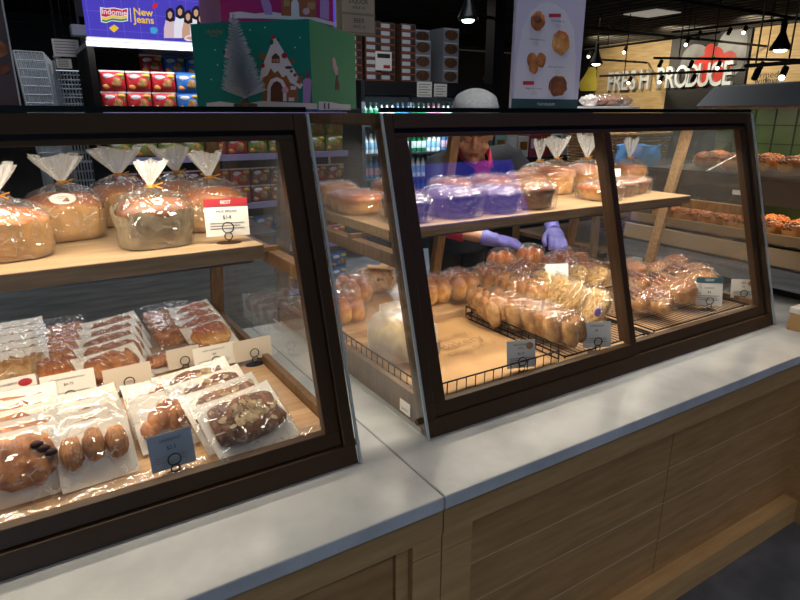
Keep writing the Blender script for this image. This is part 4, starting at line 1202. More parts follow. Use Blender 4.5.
def card(label, loc, w, h, rz=0, tilt=R(-14), lines=(), header=None, picture=None, blank=False, body=3, ring_low=True):
    """price card clipped in a black double-ring wire holder; loc = foot of the holder"""
    t = thing('price_card', label, 'price card', loc, rz)
    zc = .016
    T = Matrix.Translation((0, 0, zc)) @ Matrix.Rotation(-tilt * -1, 4, 'X')
    q = MB().box(-w / 2, w / 2, 0, .0012, 0, h, T).build('card_sheet', M['card_b' if blank else 'card'], t)
    ft = T @ Matrix.Rotation(R(90), 4, 'X')
    if header:
        mb = MB(); mb.box(-w / 2, w / 2, -.0009, -.0001, h * .80, h, T); hd = mb.build('header_band', M[header[0]], q)
        mb = MB(); text(mb, header[1], h * .13, ft @ Matrix.Translation((0, h * .90, .0012)), bold=.01); mb.build('lettering', M['card'], q)
    if lines:
        mb = MB()
        for s_, fy_, sz in lines: text(mb, s_, h * sz, ft @ Matrix.Translation((0, h * fy_, .0006)))
        rnd = random.Random(len(label))
        mb.build('lettering', M['ink'], q)
        mb = MB()
        for k in range(body): mb.box(-w * .40, w * (.40 - .12 * rnd.random()), -.0006, -.0001, h * (.34 - k * .07), h * (.34 - k * .07) + h * .022, T)
        mb.build('fine_print', M['ink_l'], q)
    if picture:
        mb = MB(); mb.ball((w * .30, -.001, h * .78), (w * .13, .0009, h * .13), 14, 6, T); mb.build('picture', M[picture], q, True)
    mb = MB()
    for cz, r in ((.016, .0085), (.036, .0125)):
        mb.tube([(r * math.cos(u), -.004, cz + r * math.sin(u)) for u in (2 * math.pi * k / 20 for k in range(20))], .0014, 6, closed=True)
    mb.tube([(0, -.004, .008), (0, -.004, .001), (0, -.004, .0012)], .0014, 6)
    mb.build('wire_ring', M['wire'], t, True)
    MB().lathe([(.022, 0), (.022, .0012)], 20, Matrix.Diagonal((1.3, .8, 1, 1))).build('holder_foot', M['wire'], t)
    return t


ZB = .7655          # top of the case floor boards
ZSL, ZSR = 1.1705, 1.1705
# ------------------------------------------------------------------ LEFT CASE, shelf
def P(x, y, z): v = onz(x, y, z); return (v.x, v.y, z)


tied_loaf('bagged golden loaf half cut by the left edge of the photo, on the left shelf', (-.052, 1.49, ZSL), .175, .14, .10, R(8), 'crust', 1, wrap='paper_w', sticker=True)
tied_loaf('bagged golden loaf with an oval paper label and a wide gathered top', (.082, 1.655, ZSL), .155, .135, .105, R(5), 'crust', 2, fan=(.10, .068), wrap='paper_w', sticker=True, lean=-.05)
tied_loaf('bagged loaf behind the grey-wrapped front loaf, tall fan-shaped bag top', (.225, 1.79, ZSL), .145, .12, .105, R(-4), 'crust', 3, fan=(.115, .075), wrap='paper_w')
tied_loaf('front bagged loaf in grey-brown paper at the middle of the left shelf', (.245, 1.455, ZSL), .150, .12, .105, R(4), 'crust_d', 4, fan=(.065, .06), wrap='paper_g', lean=.15)
tied_loaf('bagged loaf at the back of the left shelf, right of the fan-topped one', (.375, 1.79, ZSL), .125, .12, .105, R(3), 'crust', 5, fan=(.095, .075), wrap='paper_w', lean=-.15)
tied_loaf('bagged loaf at the right end of the left shelf, behind the BEST card', (.412, 1.59, ZSL), .150, .12, .105, R(-3), 'crust', 6, fan=(.075, .068), wrap='paper_w', lean=-.05)
tied_loaf('bagged loaf in the back row behind the half-cut loaf, left shelf', (-.09, 1.78, ZSL), .13, .12, .095, R(2), 'crust', 7, wrap='paper_w')
card('price card with a dark red BEST band, on the left shelf', (.392, 1.385, ZSL), .098, .086, R(-12), R(-8), (('MILK BREAD', .66, .10), ('$14', .50, .15)), ('red', 'BEST'))

# ------------------------------------------------------------------ LEFT CASE, floor
def rowof(labels, px, py, dx, dy, n, w, l, tilt, rz, kind, mat, seed, **kw):
    p = onz(px, py, ZB)
    for k in range(n):
        sleeve(labels[k] if isinstance(labels, (list, tuple)) else labels % ORD[k], (p.x + dx * k, p.y + dy * k, ZB), w, l, tilt, rz, kind, mat, seed + k, **kw)


G = 'bagged pastries in the left case'
rowof('berry pastry sleeve at bottom left of the case, %s from the front of its row', 24, 504, .002, .052, 5, .160, .135, R(50), R(3), 'slab', 'past', 10, berry=True, group=G)
rowof('sleeve of ridged ginger biscuits, %s from the front of its row', 103, 483, .0, .052, 4, .140, .125, R(50), R(4), 'cookies', 'cookie', 20, group=G)
rowof('croissant sleeve behind the blue-grey CROISSANT card, %s from the front', 180, 446, -.002, .075, 2, .155, .13, R(42), R(4), 'croissant', 'past', 30, group=G)
rowof('dark almond-topped pastry sleeve at the left case\'s right end, %s from the front', 264, 453, -.014, .066, 4, .190, .150, R(36), R(14), 'slab', 'past_d', 40, flakes=True, group=G)
rowof('pale long pastry sleeve at the far left back, %s from its front', 18, 388, .0, .07, 5, .17, .11, R(40), R(2), 'twist', 'crust_p', 50, group=G)
rowof('orange cheese-stick sleeve behind the cinnamon roll card, %s from its front', 74, 396, .0, .075, 6, .155, .11, R(38), R(2), 'twist', 'crust_o', 60, group=G, paper=False)
rowof('flaky pastry in white paper behind the blank card, %s from its front', 124, 388, .012, .075, 5, .17, .12, R(36), R(18), 'slab', 'past', 70, group=G)
rowof('brown twist sleeve behind the ALMOND card, %s from its front', 186, 352, .0, .07, 4, .16, .11, R(36), R(2), 'twist', 'past', 80, group=G, paper=False)
rowof('golden pastry in white paper at the right back, %s from its front', 221, 354, .004, .075, 4, .145, .12, R(32), R(16), 'slab', 'crust_o', 90, group=G)
rowof('reddish pastry lying before the ALMOND card, %s from the left', 168, 372, .09, .02, 2, .12, .07, R(14), R(6), 'slab', 'past', 95, group=G)
# cards
card('price card with a small picture of a red roll, at the left edge', P(14, 414, ZB), .118, .072, R(3), R(-12), (('CRANBERRY', .80, .12), ('$4.75', .52, .13)), None, 'red')
card('price card reading CINNAMON ROLL, second from the left in the left case', P(73, 408, ZB), .118, .075, R(0), R(-12), (('BUTTER CINNAMON ROLL', .80, .085), ('$4.75', .62, .13)))
card('blank back of a beige card before the white-paper pastries', P(131, 394, ZB), .115, .060, R(2), R(-12), blank=True)
card('price card reading ALMOND PASTRY near the middle back of the left case', P(217, 372, ZB), .115, .062, R(2), R(-12), (('CRISPY ALMOND PASTRY', .80, .09), ('$4', .60, .16)))
card('blank back of a beige card at the right back of the left case', P(255, 364, ZB), .112, .060, R(2), R(-12), blank=True)
card('blank back of a beige card half hidden left of the ALMOND card', P(186, 372, ZB), .09, .055, R(2), R(-12), blank=True)
M_card_reflect = mk('blue_grey_card', '97a6b8', .55)  # bluish glass reflection painted into the card's colour
cc = card('blue-grey price card reading CROISSANT at the front of the left case', P(176, 474, ZB), .086, .072, R(3), R(-16), (('CROISSANT', .80, .11), ('$2.5', .58, .15)))
for o_ in COL.objects:
    if o_.parent == cc and o_.name.startswith('card_sheet'): o_.data.materials[0] = M_card_reflect
# crumpled cellophane liner on the floor board
mb = MB(); nx, ny = 60, 16
for i in range(nx + 1):
    for j in range(ny + 1):
        u, v = i / nx, j / ny
        x, y = -.35 + .86 * u, 1.100 + .062 * v
        mb.v.append(Vector((x, y, ZB + .0025 + .0075 * abs(noise.noise((x * 28, y * 40, 3))) + .004 * abs(noise.noise((x * 60 + y * 40, y * 50, 5))))))
for i in range(nx):
    for j in range(ny): mb.f.append((i * (ny + 1) + j, (i + 1) * (ny + 1) + j, (i + 1) * (ny + 1) + j + 1, i * (ny + 1) + j + 1))
tag(mb.build('cellophane_liner', film('crumpled_liner', base=.10, peak=.6, rough=.13, haze=.03, scale=26, bump=.8), None, True), 'crumpled clear plastic liner along the front of the left case floor', 'liner')

# ------------------------------------------------------------------ RIGHT CASE, shelf
GS = 'loaves on the right case shelf'
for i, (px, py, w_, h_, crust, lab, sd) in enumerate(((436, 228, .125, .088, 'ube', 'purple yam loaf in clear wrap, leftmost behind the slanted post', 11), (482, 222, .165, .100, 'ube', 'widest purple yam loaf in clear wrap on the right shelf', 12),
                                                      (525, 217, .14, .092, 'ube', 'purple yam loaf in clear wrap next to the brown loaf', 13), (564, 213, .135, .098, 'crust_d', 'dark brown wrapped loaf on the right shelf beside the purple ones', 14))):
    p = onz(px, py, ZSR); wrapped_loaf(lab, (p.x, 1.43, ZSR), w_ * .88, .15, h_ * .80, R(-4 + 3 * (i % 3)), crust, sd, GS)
for i, (px, lab) in enumerate(((452, 'golden loaf in the back row of the right shelf, above the left purple loaf'), (492, 'golden loaf in the back row of the right shelf, above the wide purple loaf'), (527, 'golden loaf in the back row of the right shelf, left of the tied bags'))):
    p = ony(px, 188, 1.66); wrapped_loaf(lab, (p.x, 1.67, ZSR), .12, .13, .078, R(3 * i), 'crust', 20 + i, GS)
tied_loaf('tied bag of bread with a slim top, leftmost tied bag on the right shelf', (ony(541, 190, 1.70).x, 1.72, ZSR), .13, .12, .09, R(5), 'crust', 31, fan=(.06, .085), wrap=None)
tied_loaf('tied bag of bread with a wide top, second tied bag on the right shelf', (ony(558, 190, 1.62).x, 1.64, ZSR), .13, .12, .10, R(-5), 'crust', 32, fan=(.10, .085))
tied_loaf('tied bag of bread left of the middle post with a wide flaring top', (ony(584, 190, 1.62).x, 1.62, ZSR), .13, .12, .10, R(8), 'crust', 33, fan=(.12, .095))
wrapped_loaf('low golden wrapped loaf on the right shelf just left of the middle post', (ony(596, 205, 1.45).x, 1.44, ZSR), .13, .13, .055, R(-5), 'crust_o', 34, GS)
tied_loaf('tied bag of bread right of the middle post, beside the white card', (ony(630, 190, 1.62).x, 1.64, ZSR), .14, .12, .09, R(5), 'crust', 35, fan=(.08, .085))
for i, (px, py, cr, lab) in enumerate(((637, 204, 'crust_d', 'small dark-topped wrapped loaf right of the middle post'), (662, 202, 'past_d', 'small purple-brown wrapped loaf, middle of the three at the shelf end'), (680, 199, 'past_d', 'small seeded wrapped loaf at the right end of the shelf'))):
    p = onz(px, py, ZSR); wrapped_loaf(lab, (min(p.x, 2.03), 1.44 + .03 * i, ZSR), .115, .13, .058, R(4 * i), cr, 40 + i, GS)
card('white price card on the right shelf beside the middle post', (onz(644, 196, ZSR).x, 1.56, ZSR), .095, .07, R(-20), R(-12), (('MILK LOAF', .8, .1), ('$9', .6, .14)))
card('white price card seen through the left side glass of the bread case', (.845, 1.345, ZSR), .078, .068, R(-26), R(-8), (('HOKKAIDO LOAF', .84, .1), ('$6', .62, .17)))
wrapped_loaf('bread loaf behind the card, seen through the left side glass', (.865, 1.645, ZSR), .125, .19, .062, R(4), 'crust_o', 51, GS)
wrapped_loaf('brown seeded loaf beside the slanted post, seen through the left side glass', (1.005, 1.66, ZSR), .10, .14, .085, R(-6), 'past', 52, GS)
wrapped_loaf('pale loaf in the back corner of the right shelf behind the side glass', (.88, 1.81, ZSR), .13, .09, .07, R(4), 'crust', 53, GS)

# ------------------------------------------------------------------ RIGHT CASE, floor
pk = MB().box(.80, 1.262, 1.60, 2.02, ZB, ZB + .03).build('wooden_board', M['wood_l'], None, bevel=.002); tag(pk, 'raised pale wooden board under the bagged milk loaves', 'board')
ZP = ZB + .0305
GM = 'milk loaves and buns in the right case'
# front row of milk loaves on the board and beyond it
labs = ['bagged milk loaf nearest the slanted post, front row of loaves', 'second bagged milk loaf of the front row', 'third bagged milk loaf of the front row', 'fourth bagged milk loaf, just left of the small card']
for i, (px, z) in enumerate(((436, ZP), (464, ZP), (496, ZP), (526, ZB))):
    p = ony(px, 300, 1.70)
    knot_bread(labs[i], (p.x, 1.73, z), .115, .112, .095, R(-3 + 2 * i), 'crust', 60 + i, 2, 2, GM, 'bagged_milk_loaf')
# rows of orange buns behind
k = 0
for r_, (Y, pxs, z) in enumerate(((1.88, (452, 485, 517, 548, 580, 606), ZP), (2.00, (497, 525, 552, 578, 604), ZB))):
    for i, px in enumerate(pxs):
        p = ony(px, 270 - 8 * r_, Y)
        zz = ZP if p.x < 1.2 else ZB
        if p.x > 2.1: continue
        knot_bread('bagged orange-brown bun loaf, %s from the left in the %s row back' % (ORD[i], ['second', 'last'][r_]), (p.x, Y - .03, zz), .088, .108, .088 + .02 * r_, R(2), 'crust_o', 70 + k, 2, 2, GM, 'bagged_bun_loaf'); k += 1
for i, px in enumerate((560, 590)):
    p = ony(px, 285, 1.62)
    knot_bread(['bagged bun loaf right behind the small card, middle of the case', 'bagged bun loaf beside the middle post, right of the small card'][i], (p.x, 1.67, ZB), .11, .115, .10, R(4), 'crust_o', 85 + i, 2, 2, GM, 'bagged_bun_loaf')
for i, (px, py) in enumerate(((602, 282), )):
    pass
# through the left side glass
for i, (x, y, lab) in enumerate(((.85, 1.72, 'bagged bun loaf seen through the side glass, front one'), (.86, 1.88, 'bagged bun loaf seen through the side glass, middle one'), (.98, 1.90, 'bagged bun loaf seen through the side glass, back one'))):
    knot_bread(lab, (x, y, ZP), .13, .10, .09, R(3), 'crust_o', 90 + i, 2, 2, GM, 'bagged_bun_loaf')
# raisin loaf in a brown paper band
p = ony(452, 262, 1.95)
rl = oval_bread('raisin loaf in a brown paper bag at the back left of the bread case', (1.10, 1.955, ZP), .12, .16, .10, R(-20), 'crust_p', 99, name='raisin_loaf')
mb = MB(); rnd = random.Random(5)
for k in range(26):
    u, v = rnd.uniform(0, 6.28), rnd.uniform(.1, 1.2); mb.ball((.08 * math.cos(u) * math.cos(v), .06 * math.sin(u) * math.cos(v), .05 + .05 * math.sin(v)), .006, 7, 5)
mb.build('raisins', M['berry'], rl, True)
for i, (a, b, lab) in enumerate((((1.10, 1.90, .90), (1.33, 2.02, .935), 'long flat brown paper sleeve lying on the bread at the back'), ((1.06, 1.93, .905), (1.24, 1.84, .885), 'short brown paper strip lying across the raisin loaf'))):
    a, b = Vector(a), Vector(b); t = thing('paper_sleeve', lab, 'paper', a, 0); s_ = (b - a).cross(Vector((0, 0, 1))).normalized() * .022
    mb = MB(a); mb.hexa([a - s_, b - s_, b + s_, a + s_, a - s_ + Vector((0, 0, .006)), b - s_ + Vector((0, 0, .006)), b + s_ + Vector((0, 0, .006)), a + s_ + Vector((0, 0, .006))]); mb.build('sheet', M['kraft'], t, bevel=.002)
    MB(a).tube([b - s_ + Vector((0, 0, .003)), b + s_ + Vector((0, 0, .003))], .004, 6).build('fold', M['kraft'], t)

# pull-apart braids leaning in their bags
GB = 'braided breads in the right case'
blab = ['bagged braid with olives at the left end of the braid row', 'bagged braid, second from the left beside the wire tray', 'bagged braid, third from the left above the metal rack', 'bagged braid, fourth from the left above the metal rack', 'bagged braid, rightmost, behind the white card']
ax = [(1.33, 1.39), (1.375, 1.345), (1.43, 1.345), (1.475, 1.28), (1.525, 1.265)]
ax = [onz(505, 330, ZB), onz(524, 333, ZB), onz(540, 338, ZB), onz(560, 346, ZB), onz(578, 350, ZB)]
for i, p in enumerate(ax):
    knot_bread(blab[i], (p.x, p.y + .075, ZB + .016), .20, .066, .09, R(-14 + 2 * i), 'crust_p', 110 + i, 4, 2, GB, 'braided_bread', olive=(i == 0), tilt=R(-16))
blab = ['bagged braid in the row behind, left one', 'bagged braid in the row behind, right one']
for i, (px, py) in enumerate(((525, 316), (545, 322))):
    p = onz(px, py, ZB); knot_bread(blab[i], (p.x + .04, p.y + .12, ZB + .016), .15, .08, .10, R(-8), 'crust_p', 117 + i, 3, 2, GB, 'braided_bread', tilt=R(-10))
# seeded oval loaves
GO = 'seeded loaves in the right case'
olab = ['seeded pale loaf with a purple sticker, rightmost before the middle post', 'seeded pale loaf second from the middle post', 'seeded pale loaf third from the middle post', 'seeded pale loaf fourth from the middle post, leftmost']
for i, (px, py) in enumerate(((600, 334), (580, 326), (562, 318), (544, 311))):
    p = onz(px, py, ZB)
    oval_bread(olab[i], (p.x, p.y + .045, ZB + .016), .17, .13, .055, R(-24), 'crust_s', 120 + i, R(-58), group=GO, stick='ube_sticker' if i == 0 else None)
olab = ['seeded loaf in the back row, left of three', 'seeded loaf in the back row, middle of three', 'seeded loaf in the back row, right of three']
for i, (px, py) in enumerate(((560, 302), (585, 304), (606, 306))):
    p = onz(px, py, ZB); oval_bread(olab[i], (p.x + .03, p.y + .1, ZB + .016), .14, .12, .055, R(-24), 'crust_s', 126 + i, R(-50), group=GO)
# right pane breads
GR = 'breads behind the right pane'
rlist = [(668, 322, 'split chocolate-striped roll at the front of the right pane', 'crust', 'choc', -28, .19, .095, .075), (645, 318, 'split roll left of the chocolate-striped one, beside the middle post', 'crust', 'choc', -28, .18, .09, .07),
         (690, 311, 'round brown bun under the teal-banded card', 'crust', None, -20, .15, .12, .09), (712, 303, 'pale golden bun between the two cards at the right end', 'crust_p', None, -20, .15, .12, .09),
         (645, 300, 'dark-striped roll in the second row of the right pane', 'crust', 'choc', -24, .16, .09, .07), (668, 302, 'golden roll in the second row of the right pane', 'crust_o', 'choc', -24, .16, .09, .07), (686, 295, 'chocolate-topped bun in the second row of the right pane', 'crust', 'choc', -24, .14, .11, .08),
         (706, 288, 'pinkish bun in the second row at the right end', 'crust_o', None, -24, .14, .11, .07), (640, 286, 'reddish roll in the third row of the right pane', 'past', None, -20, .15, .11, .08), (664, 283, 'pale roll in the third row of the right pane', 'crust', None, -20, .14, .10, .07), (684, 279, 'golden roll in the third row at the right end', 'crust_o', None, -20, .14, .11, .075)]
for i, (px, py, lab, cr, sp, rz, L_, w_, h_) in enumerate(rlist):
    p = onz(px, py, ZB)
    oval_bread(lab, (p.x, p.y + .05, ZB + .016), L_ * .9, w_ * .86, h_ * .9, R(rz), cr, 140 + i, R(-38) if sp else R(-15), sp, GR, 'bagged_roll')
for i, (px, py) in enumerate(((640, 272), (652, 262))):
    p = ony(px, py, 1.80 - .0 * i)
    knot_bread(['bagged orange bun loaf right of the middle post, front one', 'bagged orange bun loaf right of the middle post, behind'][i], ((1.93, 2.02)[i], (1.66, 1.82)[i], ZB), .13, .14, .105, R(2), 'crust_o', 160 + i, 2, 2, GM, 'bagged_bun_loaf')

# white bag of pasta-coloured bread on the tray
t = thing('plastic_bag', 'frosted white plastic bag of pale rolls by the left side glass', 'bag', (.88, 1.40, ZB + .0165), R(5))
mb = MB(); rnd = random.Random(3)
for k in range(9): mb.ball((-.04 + .04 * (k % 3), -.05 + .05 * (k // 3), .045 + .02 * (k % 2)), (.026, .04, .026), 12, 8, amp=.2, fr=30, seed=k)
mb.build('rolls', M['butter'], t, True)
mb = MB(); rings = []
for q, qx, z in ((.8, .8, 0), (1.0, 1.0, .012), (1.05, 1.05, .05), (1.0, 1.0, .085), (.8, .9, .112), (.45, .85, .128), (.12, .9, .14), (.06, .95, .165)):
    rings.append([Vector(v) + Vector((.012, .012, .008 if z > .1 else 0)) * noise.noise(Vector(v) * 24) for v in sring(.085 * qx, .10 * q, z + .0005, 56, .7, .03, 9, z * 10)])
mb.loft(rings, caps=False).build('bag_film', M['film_thick'], t, True)
mb = MB(); mb.box(-.05, .05, -.1125, -.1115, .02, .06); mb.build('paper_label', M['paper'], t)

# wire tray with brown paper
t = thing('wire_tray', 'low black wire tray with upright rails at the front left of the bread case', 'tray', (1.02, 1.33, ZB)); o = t.location
x0, x1, y0, y1, zt = .775, 1.262, 1.115, 1.585, ZB + .045
for nm_, pts in (('rail', [(x0, y0, zt), (x1 - .03, y0, zt)]), ('rail', [(x0, y0, zt), (x0, y1, zt)]), ('rail', [(x1, y0 + .03, zt), (x1, y1, zt)])):
    a, b = Vector(pts[0]), Vector(pts[1]); mb = MB(o); mb.tube([a, b], .0022, 6); mb.tube([a - Vector((0, 0, .042)), b - Vector((0, 0, .042))], .0022, 6)
    n = int((b - a).length / .03)
    for k in range(n + 1): q = a.lerp(b, k / n); mb.tube([q, q - Vector((0, 0, .042))], .0015, 5)
    mb.build(nm_, M['wire'], t)
t = thing('paper_sheet', 'brown kraft paper lining the wire tray, with handwritten bakery lettering', 'paper', (1.02, 1.35, ZB)); o = t.location
mb = MB(o); n = 24; k = 0
vs = []
for i in range(n + 1):
    for j in range(n + 1):
        u, v = i / n, j / n
        z = ZB + .008 + .0045 * math.sin(u * 30 + .6 * math.sin(v * 3)) * (.4 + .6 * v) * .6 + .02 * max(0, (v - .9) * 10) ** 1.5 * .6 + .004 * noise.noise((u * 3, v * 3, 1))
        vs.append((.79 + .455 * u, 1.125 + .44 * v, z))
mb.add(vs, [(i * (n + 1) + j, (i + 1) * (n + 1) + j, (i + 1) * (n + 1) + j + 1, i * (n + 1) + j + 1) for i in range(n) for j in range(n)])
q = mb.build('sheet', M['kraft'], t, True); sm = q.modifiers.new('solid', 'SOLIDIFY'); sm.thickness = .0008
mb = MB(o)
for s_, dy, sz in (('specialty', .06, .042), ('Bakery', .0, .062), ('OPEN DAILY', -.055, .034)):
    text(mb, s_, sz, Matrix.Translation((1.08, 1.375, ZB + .0155)) @ Matrix.Rotation(R(4), 4, 'Z') @ Matrix.Translation((0, dy, 0)) @ Matrix.Shear('XZ', 4, (0, 0)))
mb.build('lettering', mk('faded_brown_print', '8a6a45', .7), t)

# cooling racks
def rack(label, x0, x1, y0, y1):
    t = thing('cooling_rack', label, 'rack', ((x0 + x1) / 2, (y0 + y1) / 2, ZB)); o = t.location; z = ZB + .012
    MB(o).tube([(x0, y0, z), (x1, y0, z), (x1, y1, z), (x0, y1, z)], .0028, 6, closed=True).build('rim', M['wire'], t)
    mb = MB(o)
    n = int((x1 - x0) / .018)
    for k in range(1, n): x = x0 + (x1 - x0) * k / n; mb.tube([(x, y0, z), (x, y1, z)], .0012, 4)
    for q in (.25, .5, .75): mb.tube([(x0, y0 + (y1 - y0) * q, z - .003), (x1, y0 + (y1 - y0) * q, z - .003)], .0018, 4)
    mb.build('grid', M['wire'], t)
    for x in (x0 + .01, x1 - .01):
        for y in (y0 + .01, y1 - .01): MB(o).tube([(x, y, z), (x, y, ZB + .0005)], .0025, 5).build('foot', M['wire'], t)
    return t


rack('chrome cooling rack under the braids and seeded loaves', 1.275, 1.66, 1.13, 1.60)
rack('chrome cooling rack under the rolls behind the right pane', 1.69, 2.235, 1.13, 1.56)
tag(MB().box(1.665, 1.685, 1.13, 1.56, ZB, ZB + .006).build('rack_divider', M['wire']), 'thin black strip between the two cooling racks', 'strip')
# cards of the right case
card('white price card with a bun picture before the wire tray corner', P(521, 373, ZB), .086, .078, R(-18), R(-10), (('MULTIGRAIN', .84, .10), ('ROLL', .72, .10), ('$6.75', .52, .12)), None, 'crust_p')
card('white price card with centred text in front of the seeded loaves', (1.405, 1.125, ZB), .090, .078, R(-24), R(-14), (('CHEESE BUN', .84, .10), ('$5', .66, .13)))
card('small white price card standing among the milk loaves', (ony(557, 283, 1.50).x, 1.50, ony(557, 283, 1.50).z - .012), .088, .066, R(-22), R(-12), (('MILK', .82, .1), ('$7', .62, .13)))
card('white price card with a teal band behind the right pane', P(708, 310, ZB), .094, .105, R(-38), R(-16), (('CHOCO', .62, .09), ('$6', .48, .12)), ('teal', 'NEW'))
card('white price card with a small pastry picture at the far right of the bread case', P(742, 302, ZB), .09, .072, R(-38), R(-14), (('BUN', .80, .12), ('$4', .6, .12)), None, 'past')

# ================================================================== THINGS ON TOP OF THE CASES
ZT = 1.4718


def lvl(x, t): return EYE + ray(x, 113) * t                       # point at eye level, depth t
def up_to(p, x, y):                                               # height at which the vertical through p is crossed by the sight line
    r = ray(x, y); q = (Vector((p.x, p.y)) - EYE.xy).length / Vector((r.x, r.y)).length
    return EYE.z + r.z * q


def box_on(name, label, cat, x0, t0, xc, tc_, x1, t1, zb, ztop, front, side, lid):
    A, B, C_ = lvl(x0, t0), lvl(xc, tc_), lvl(x1, t1)
    fx = (A - B).xy.normalized(); L1 = (A - B).xy.length; L2 = (C_ - B).xy.length
    sd = Vector((-fx.y, fx.x)); sd = sd if sd.dot((C_ - B).xy) > 0 else -sd
    t = thing(name, label, cat, (B.x, B.y, zb)); o = t.location
    b = [Vector((B.x, B.y, zb)), Vector((B.x + sd.x * L2, B.y + sd.y * L2, zb)), Vector((B.x + sd.x * L2 + fx.x * L1, B.y + sd.y * L2 + fx.y * L1, zb)), Vector((B.x + fx.x * L1, B.y + fx.y * L1, zb))]
    h = Vector((0, 0, ztop - zb))
    mb = MB(o); mb.add(b + [p + h for p in b], [(3, 2, 1, 0), (4, 5, 6, 7), (0, 1, 5, 4), (2, 3, 7, 6), (1, 2, 6, 5)]); mb.build('carton', M[side], t)
    mb = MB(o); e = Vector((sd.x, sd.y, 0)) * -.0015
    mb.add([b[0] + e, b[3] + e, b[3] + e + h, b[0] + e + h, b[0], b[3], b[3] + h, b[0] + h], [(0, 3, 2, 1), (4, 5, 6, 7), (0, 1, 5, 4), (1, 2, 6, 5), (2, 3, 7, 6), (3, 0, 4, 7)]); mb.build('front_panel', M[front], t)
    nrm = Vector((-sd.x, -sd.y, 0)); nrm2 = Vector((-fx.x, -fx.y, 0))

    def onface(x, y, k, which=0):
        n_, p0 = (nrm, b[0] + nrm * (.0025 + k * .0006)) if which == 0 else (nrm2, b[0] + nrm2 * (.001 + k * .0006))
        r = ray(x, y); return EYE + r * ((p0 - EYE).dot(n_) / r.dot(n_))

    def art(nm_, pts, mat, k=0, which=0):
        n_ = nrm if which == 0 else nrm2
        Q = [onface(x, y, k, which) for x, y in pts]; mb = MB(o); mb.loft([[p - n_ * .0005 for p in Q], Q]); return mb.build(nm_, M[mat], t)
    return t, art, onface, nrm, fx


M['teal_b'] = mk('teal_card_box', '0e7f74', .45); M['green_b'] = mk('green_card_box', '3a9a68', .45); M['mag_b'] = mk('magenta_card_box', 'b01a6e', .45); M['pink_b'] = mk('pink_card_box', 'b27aa6', .5)
M['p_white'] = mk('print_white', 'dcd8dc', .5); M['p_brown'] = mk('print_gingerbread', '9c5a34', .5); M['p_dark'] = mk('print_dark_brown', '5f3325', .5); M['p_red'] = mk('print_red', 'b02b3a', .5)
M['p_lil'] = mk('print_lilac', 'b58cc9', .5); M['p_pink'] = mk('print_pink', 'd9a3b5', .5); M['p_gold'] = mk('print_gold', 'b08a58', .5); M['p_green'] = mk('print_green', '1f5a3c', .5)
cornerp = lvl(313, 1.5)
gb, art, onf, nrm, fx = box_on('gift_box', 'teal holiday gift box with a printed gingerbread house, on the case tops', 'box', 199, 1.584, 313, 1.5, 349, 1.80, ZT, up_to(cornerp, 312, 19), 'teal_b', 'green_b', None)
q4 = lambda pts: [(190 + x / 4, y / 4) for x, y in pts]
circ = lambda cx, cy, r, n=14, sy=1: [(190 + (cx + r * math.cos(2 * math.pi * k / n)) / 4, (cy + sy * r * math.sin(2 * math.pi * k / n)) / 4) for k in range(n)]
art('snow_print', q4([(66, 412), (120, 405), (200, 416), (290, 404), (400, 410), (508, 414), (508, 436), (66, 426)]), 'p_white')
art('house_print', q4([(292, 300), (335, 240), (430, 330), (432, 402), (290, 402)]), 'p_brown', 1)
art('roof_print', q4([(334, 150), (345, 155), (400, 250), (452, 340), (440, 356), (420, 340), (400, 330), (385, 300), (370, 310), (352, 282), (338, 292), (322, 272), (310, 300), (292, 310), (278, 330), (284, 280)]), 'p_white', 2)
art('door_frame_print', q4([(308, 405), (310, 345), (322, 318), (348, 308), (372, 320), (384, 345), (386, 405)]), 'p_white', 3)
art('door_print', q4([(322, 405), (323, 350), (334, 330), (348, 324), (362, 332), (371, 350), (372, 405)]), 'p_dark', 4)
art('window_print', q4([(326, 252), (327, 226), (342, 212), (358, 226), (359, 252)]), 'p_dark', 4)
for px in ((330, 248, 341, 235), (344, 248, 355, 235)): art('window_print', q4([(px[0], px[1]), (px[2], px[1]), (px[2], px[3]), (px[0], px[3])]), 'p_gold', 5)
for cx, cy, r, m_ in ((378, 222, 12, 'p_red'), (408, 243, 10, 'p_brown'), (290, 225, 13, 'p_brown'), (380, 360, 14, 'p_pink'), (290, 262, 9, 'p_red'), (420, 300, 7, 'p_red'), (405, 285, 6, 'p_green')): art('candy_print', circ(cx, cy, r), m_, 4)
art('candy_print', circ(395, 270, 16, 14, .4), 'p_dark', 4)
art('biscuit_print', q4([(425, 330), (436, 302), (452, 308), (442, 338)]), 'p_brown', 5)
art('holly_print', circ(332, 148, 9), 'p_red', 5); art('holly_print', circ(326, 168, 8, 10, 1.4), 'p_green', 5); art('holly_print', circ(354, 160, 8, 10, .6), 'p_green', 5)
art('candle_print', q4([(452, 412), (452, 322), (460, 314), (478, 314), (486, 322), (480, 412)]), 'p_lil', 2)
art('flame_print', q4([(462, 306), (470, 280), (477, 306), (470, 312)]), 'p_red', 3)
for cx, cy in ((405, 398), (412, 352)): art('small_window_print', q4([(cx - 10, cy - 28 + 20), (cx + 12, cy - 28 + 20), (cx + 12, cy - 5 + 12), (cx - 10, cy - 5 + 12)]), 'p_white', 5)
art('figure_print', circ(150, 212, 20), 'p_white', 2); art('figure_print', circ(152, 214, 12), 'p_pink', 3); art('figure_print', circ(136, 210, 6, 10, 2.2), 'p_green', 3)
for x, y in ((300, 110), (440, 150), (100, 200), (85, 318), (420, 190), (110, 260), (240, 120)): art('snowflake_print', circ(x, y, 3, 8), 'p_white', 1)
mb = MB(gb.location)
ang = math.atan2(-fx.y, -fx.x)
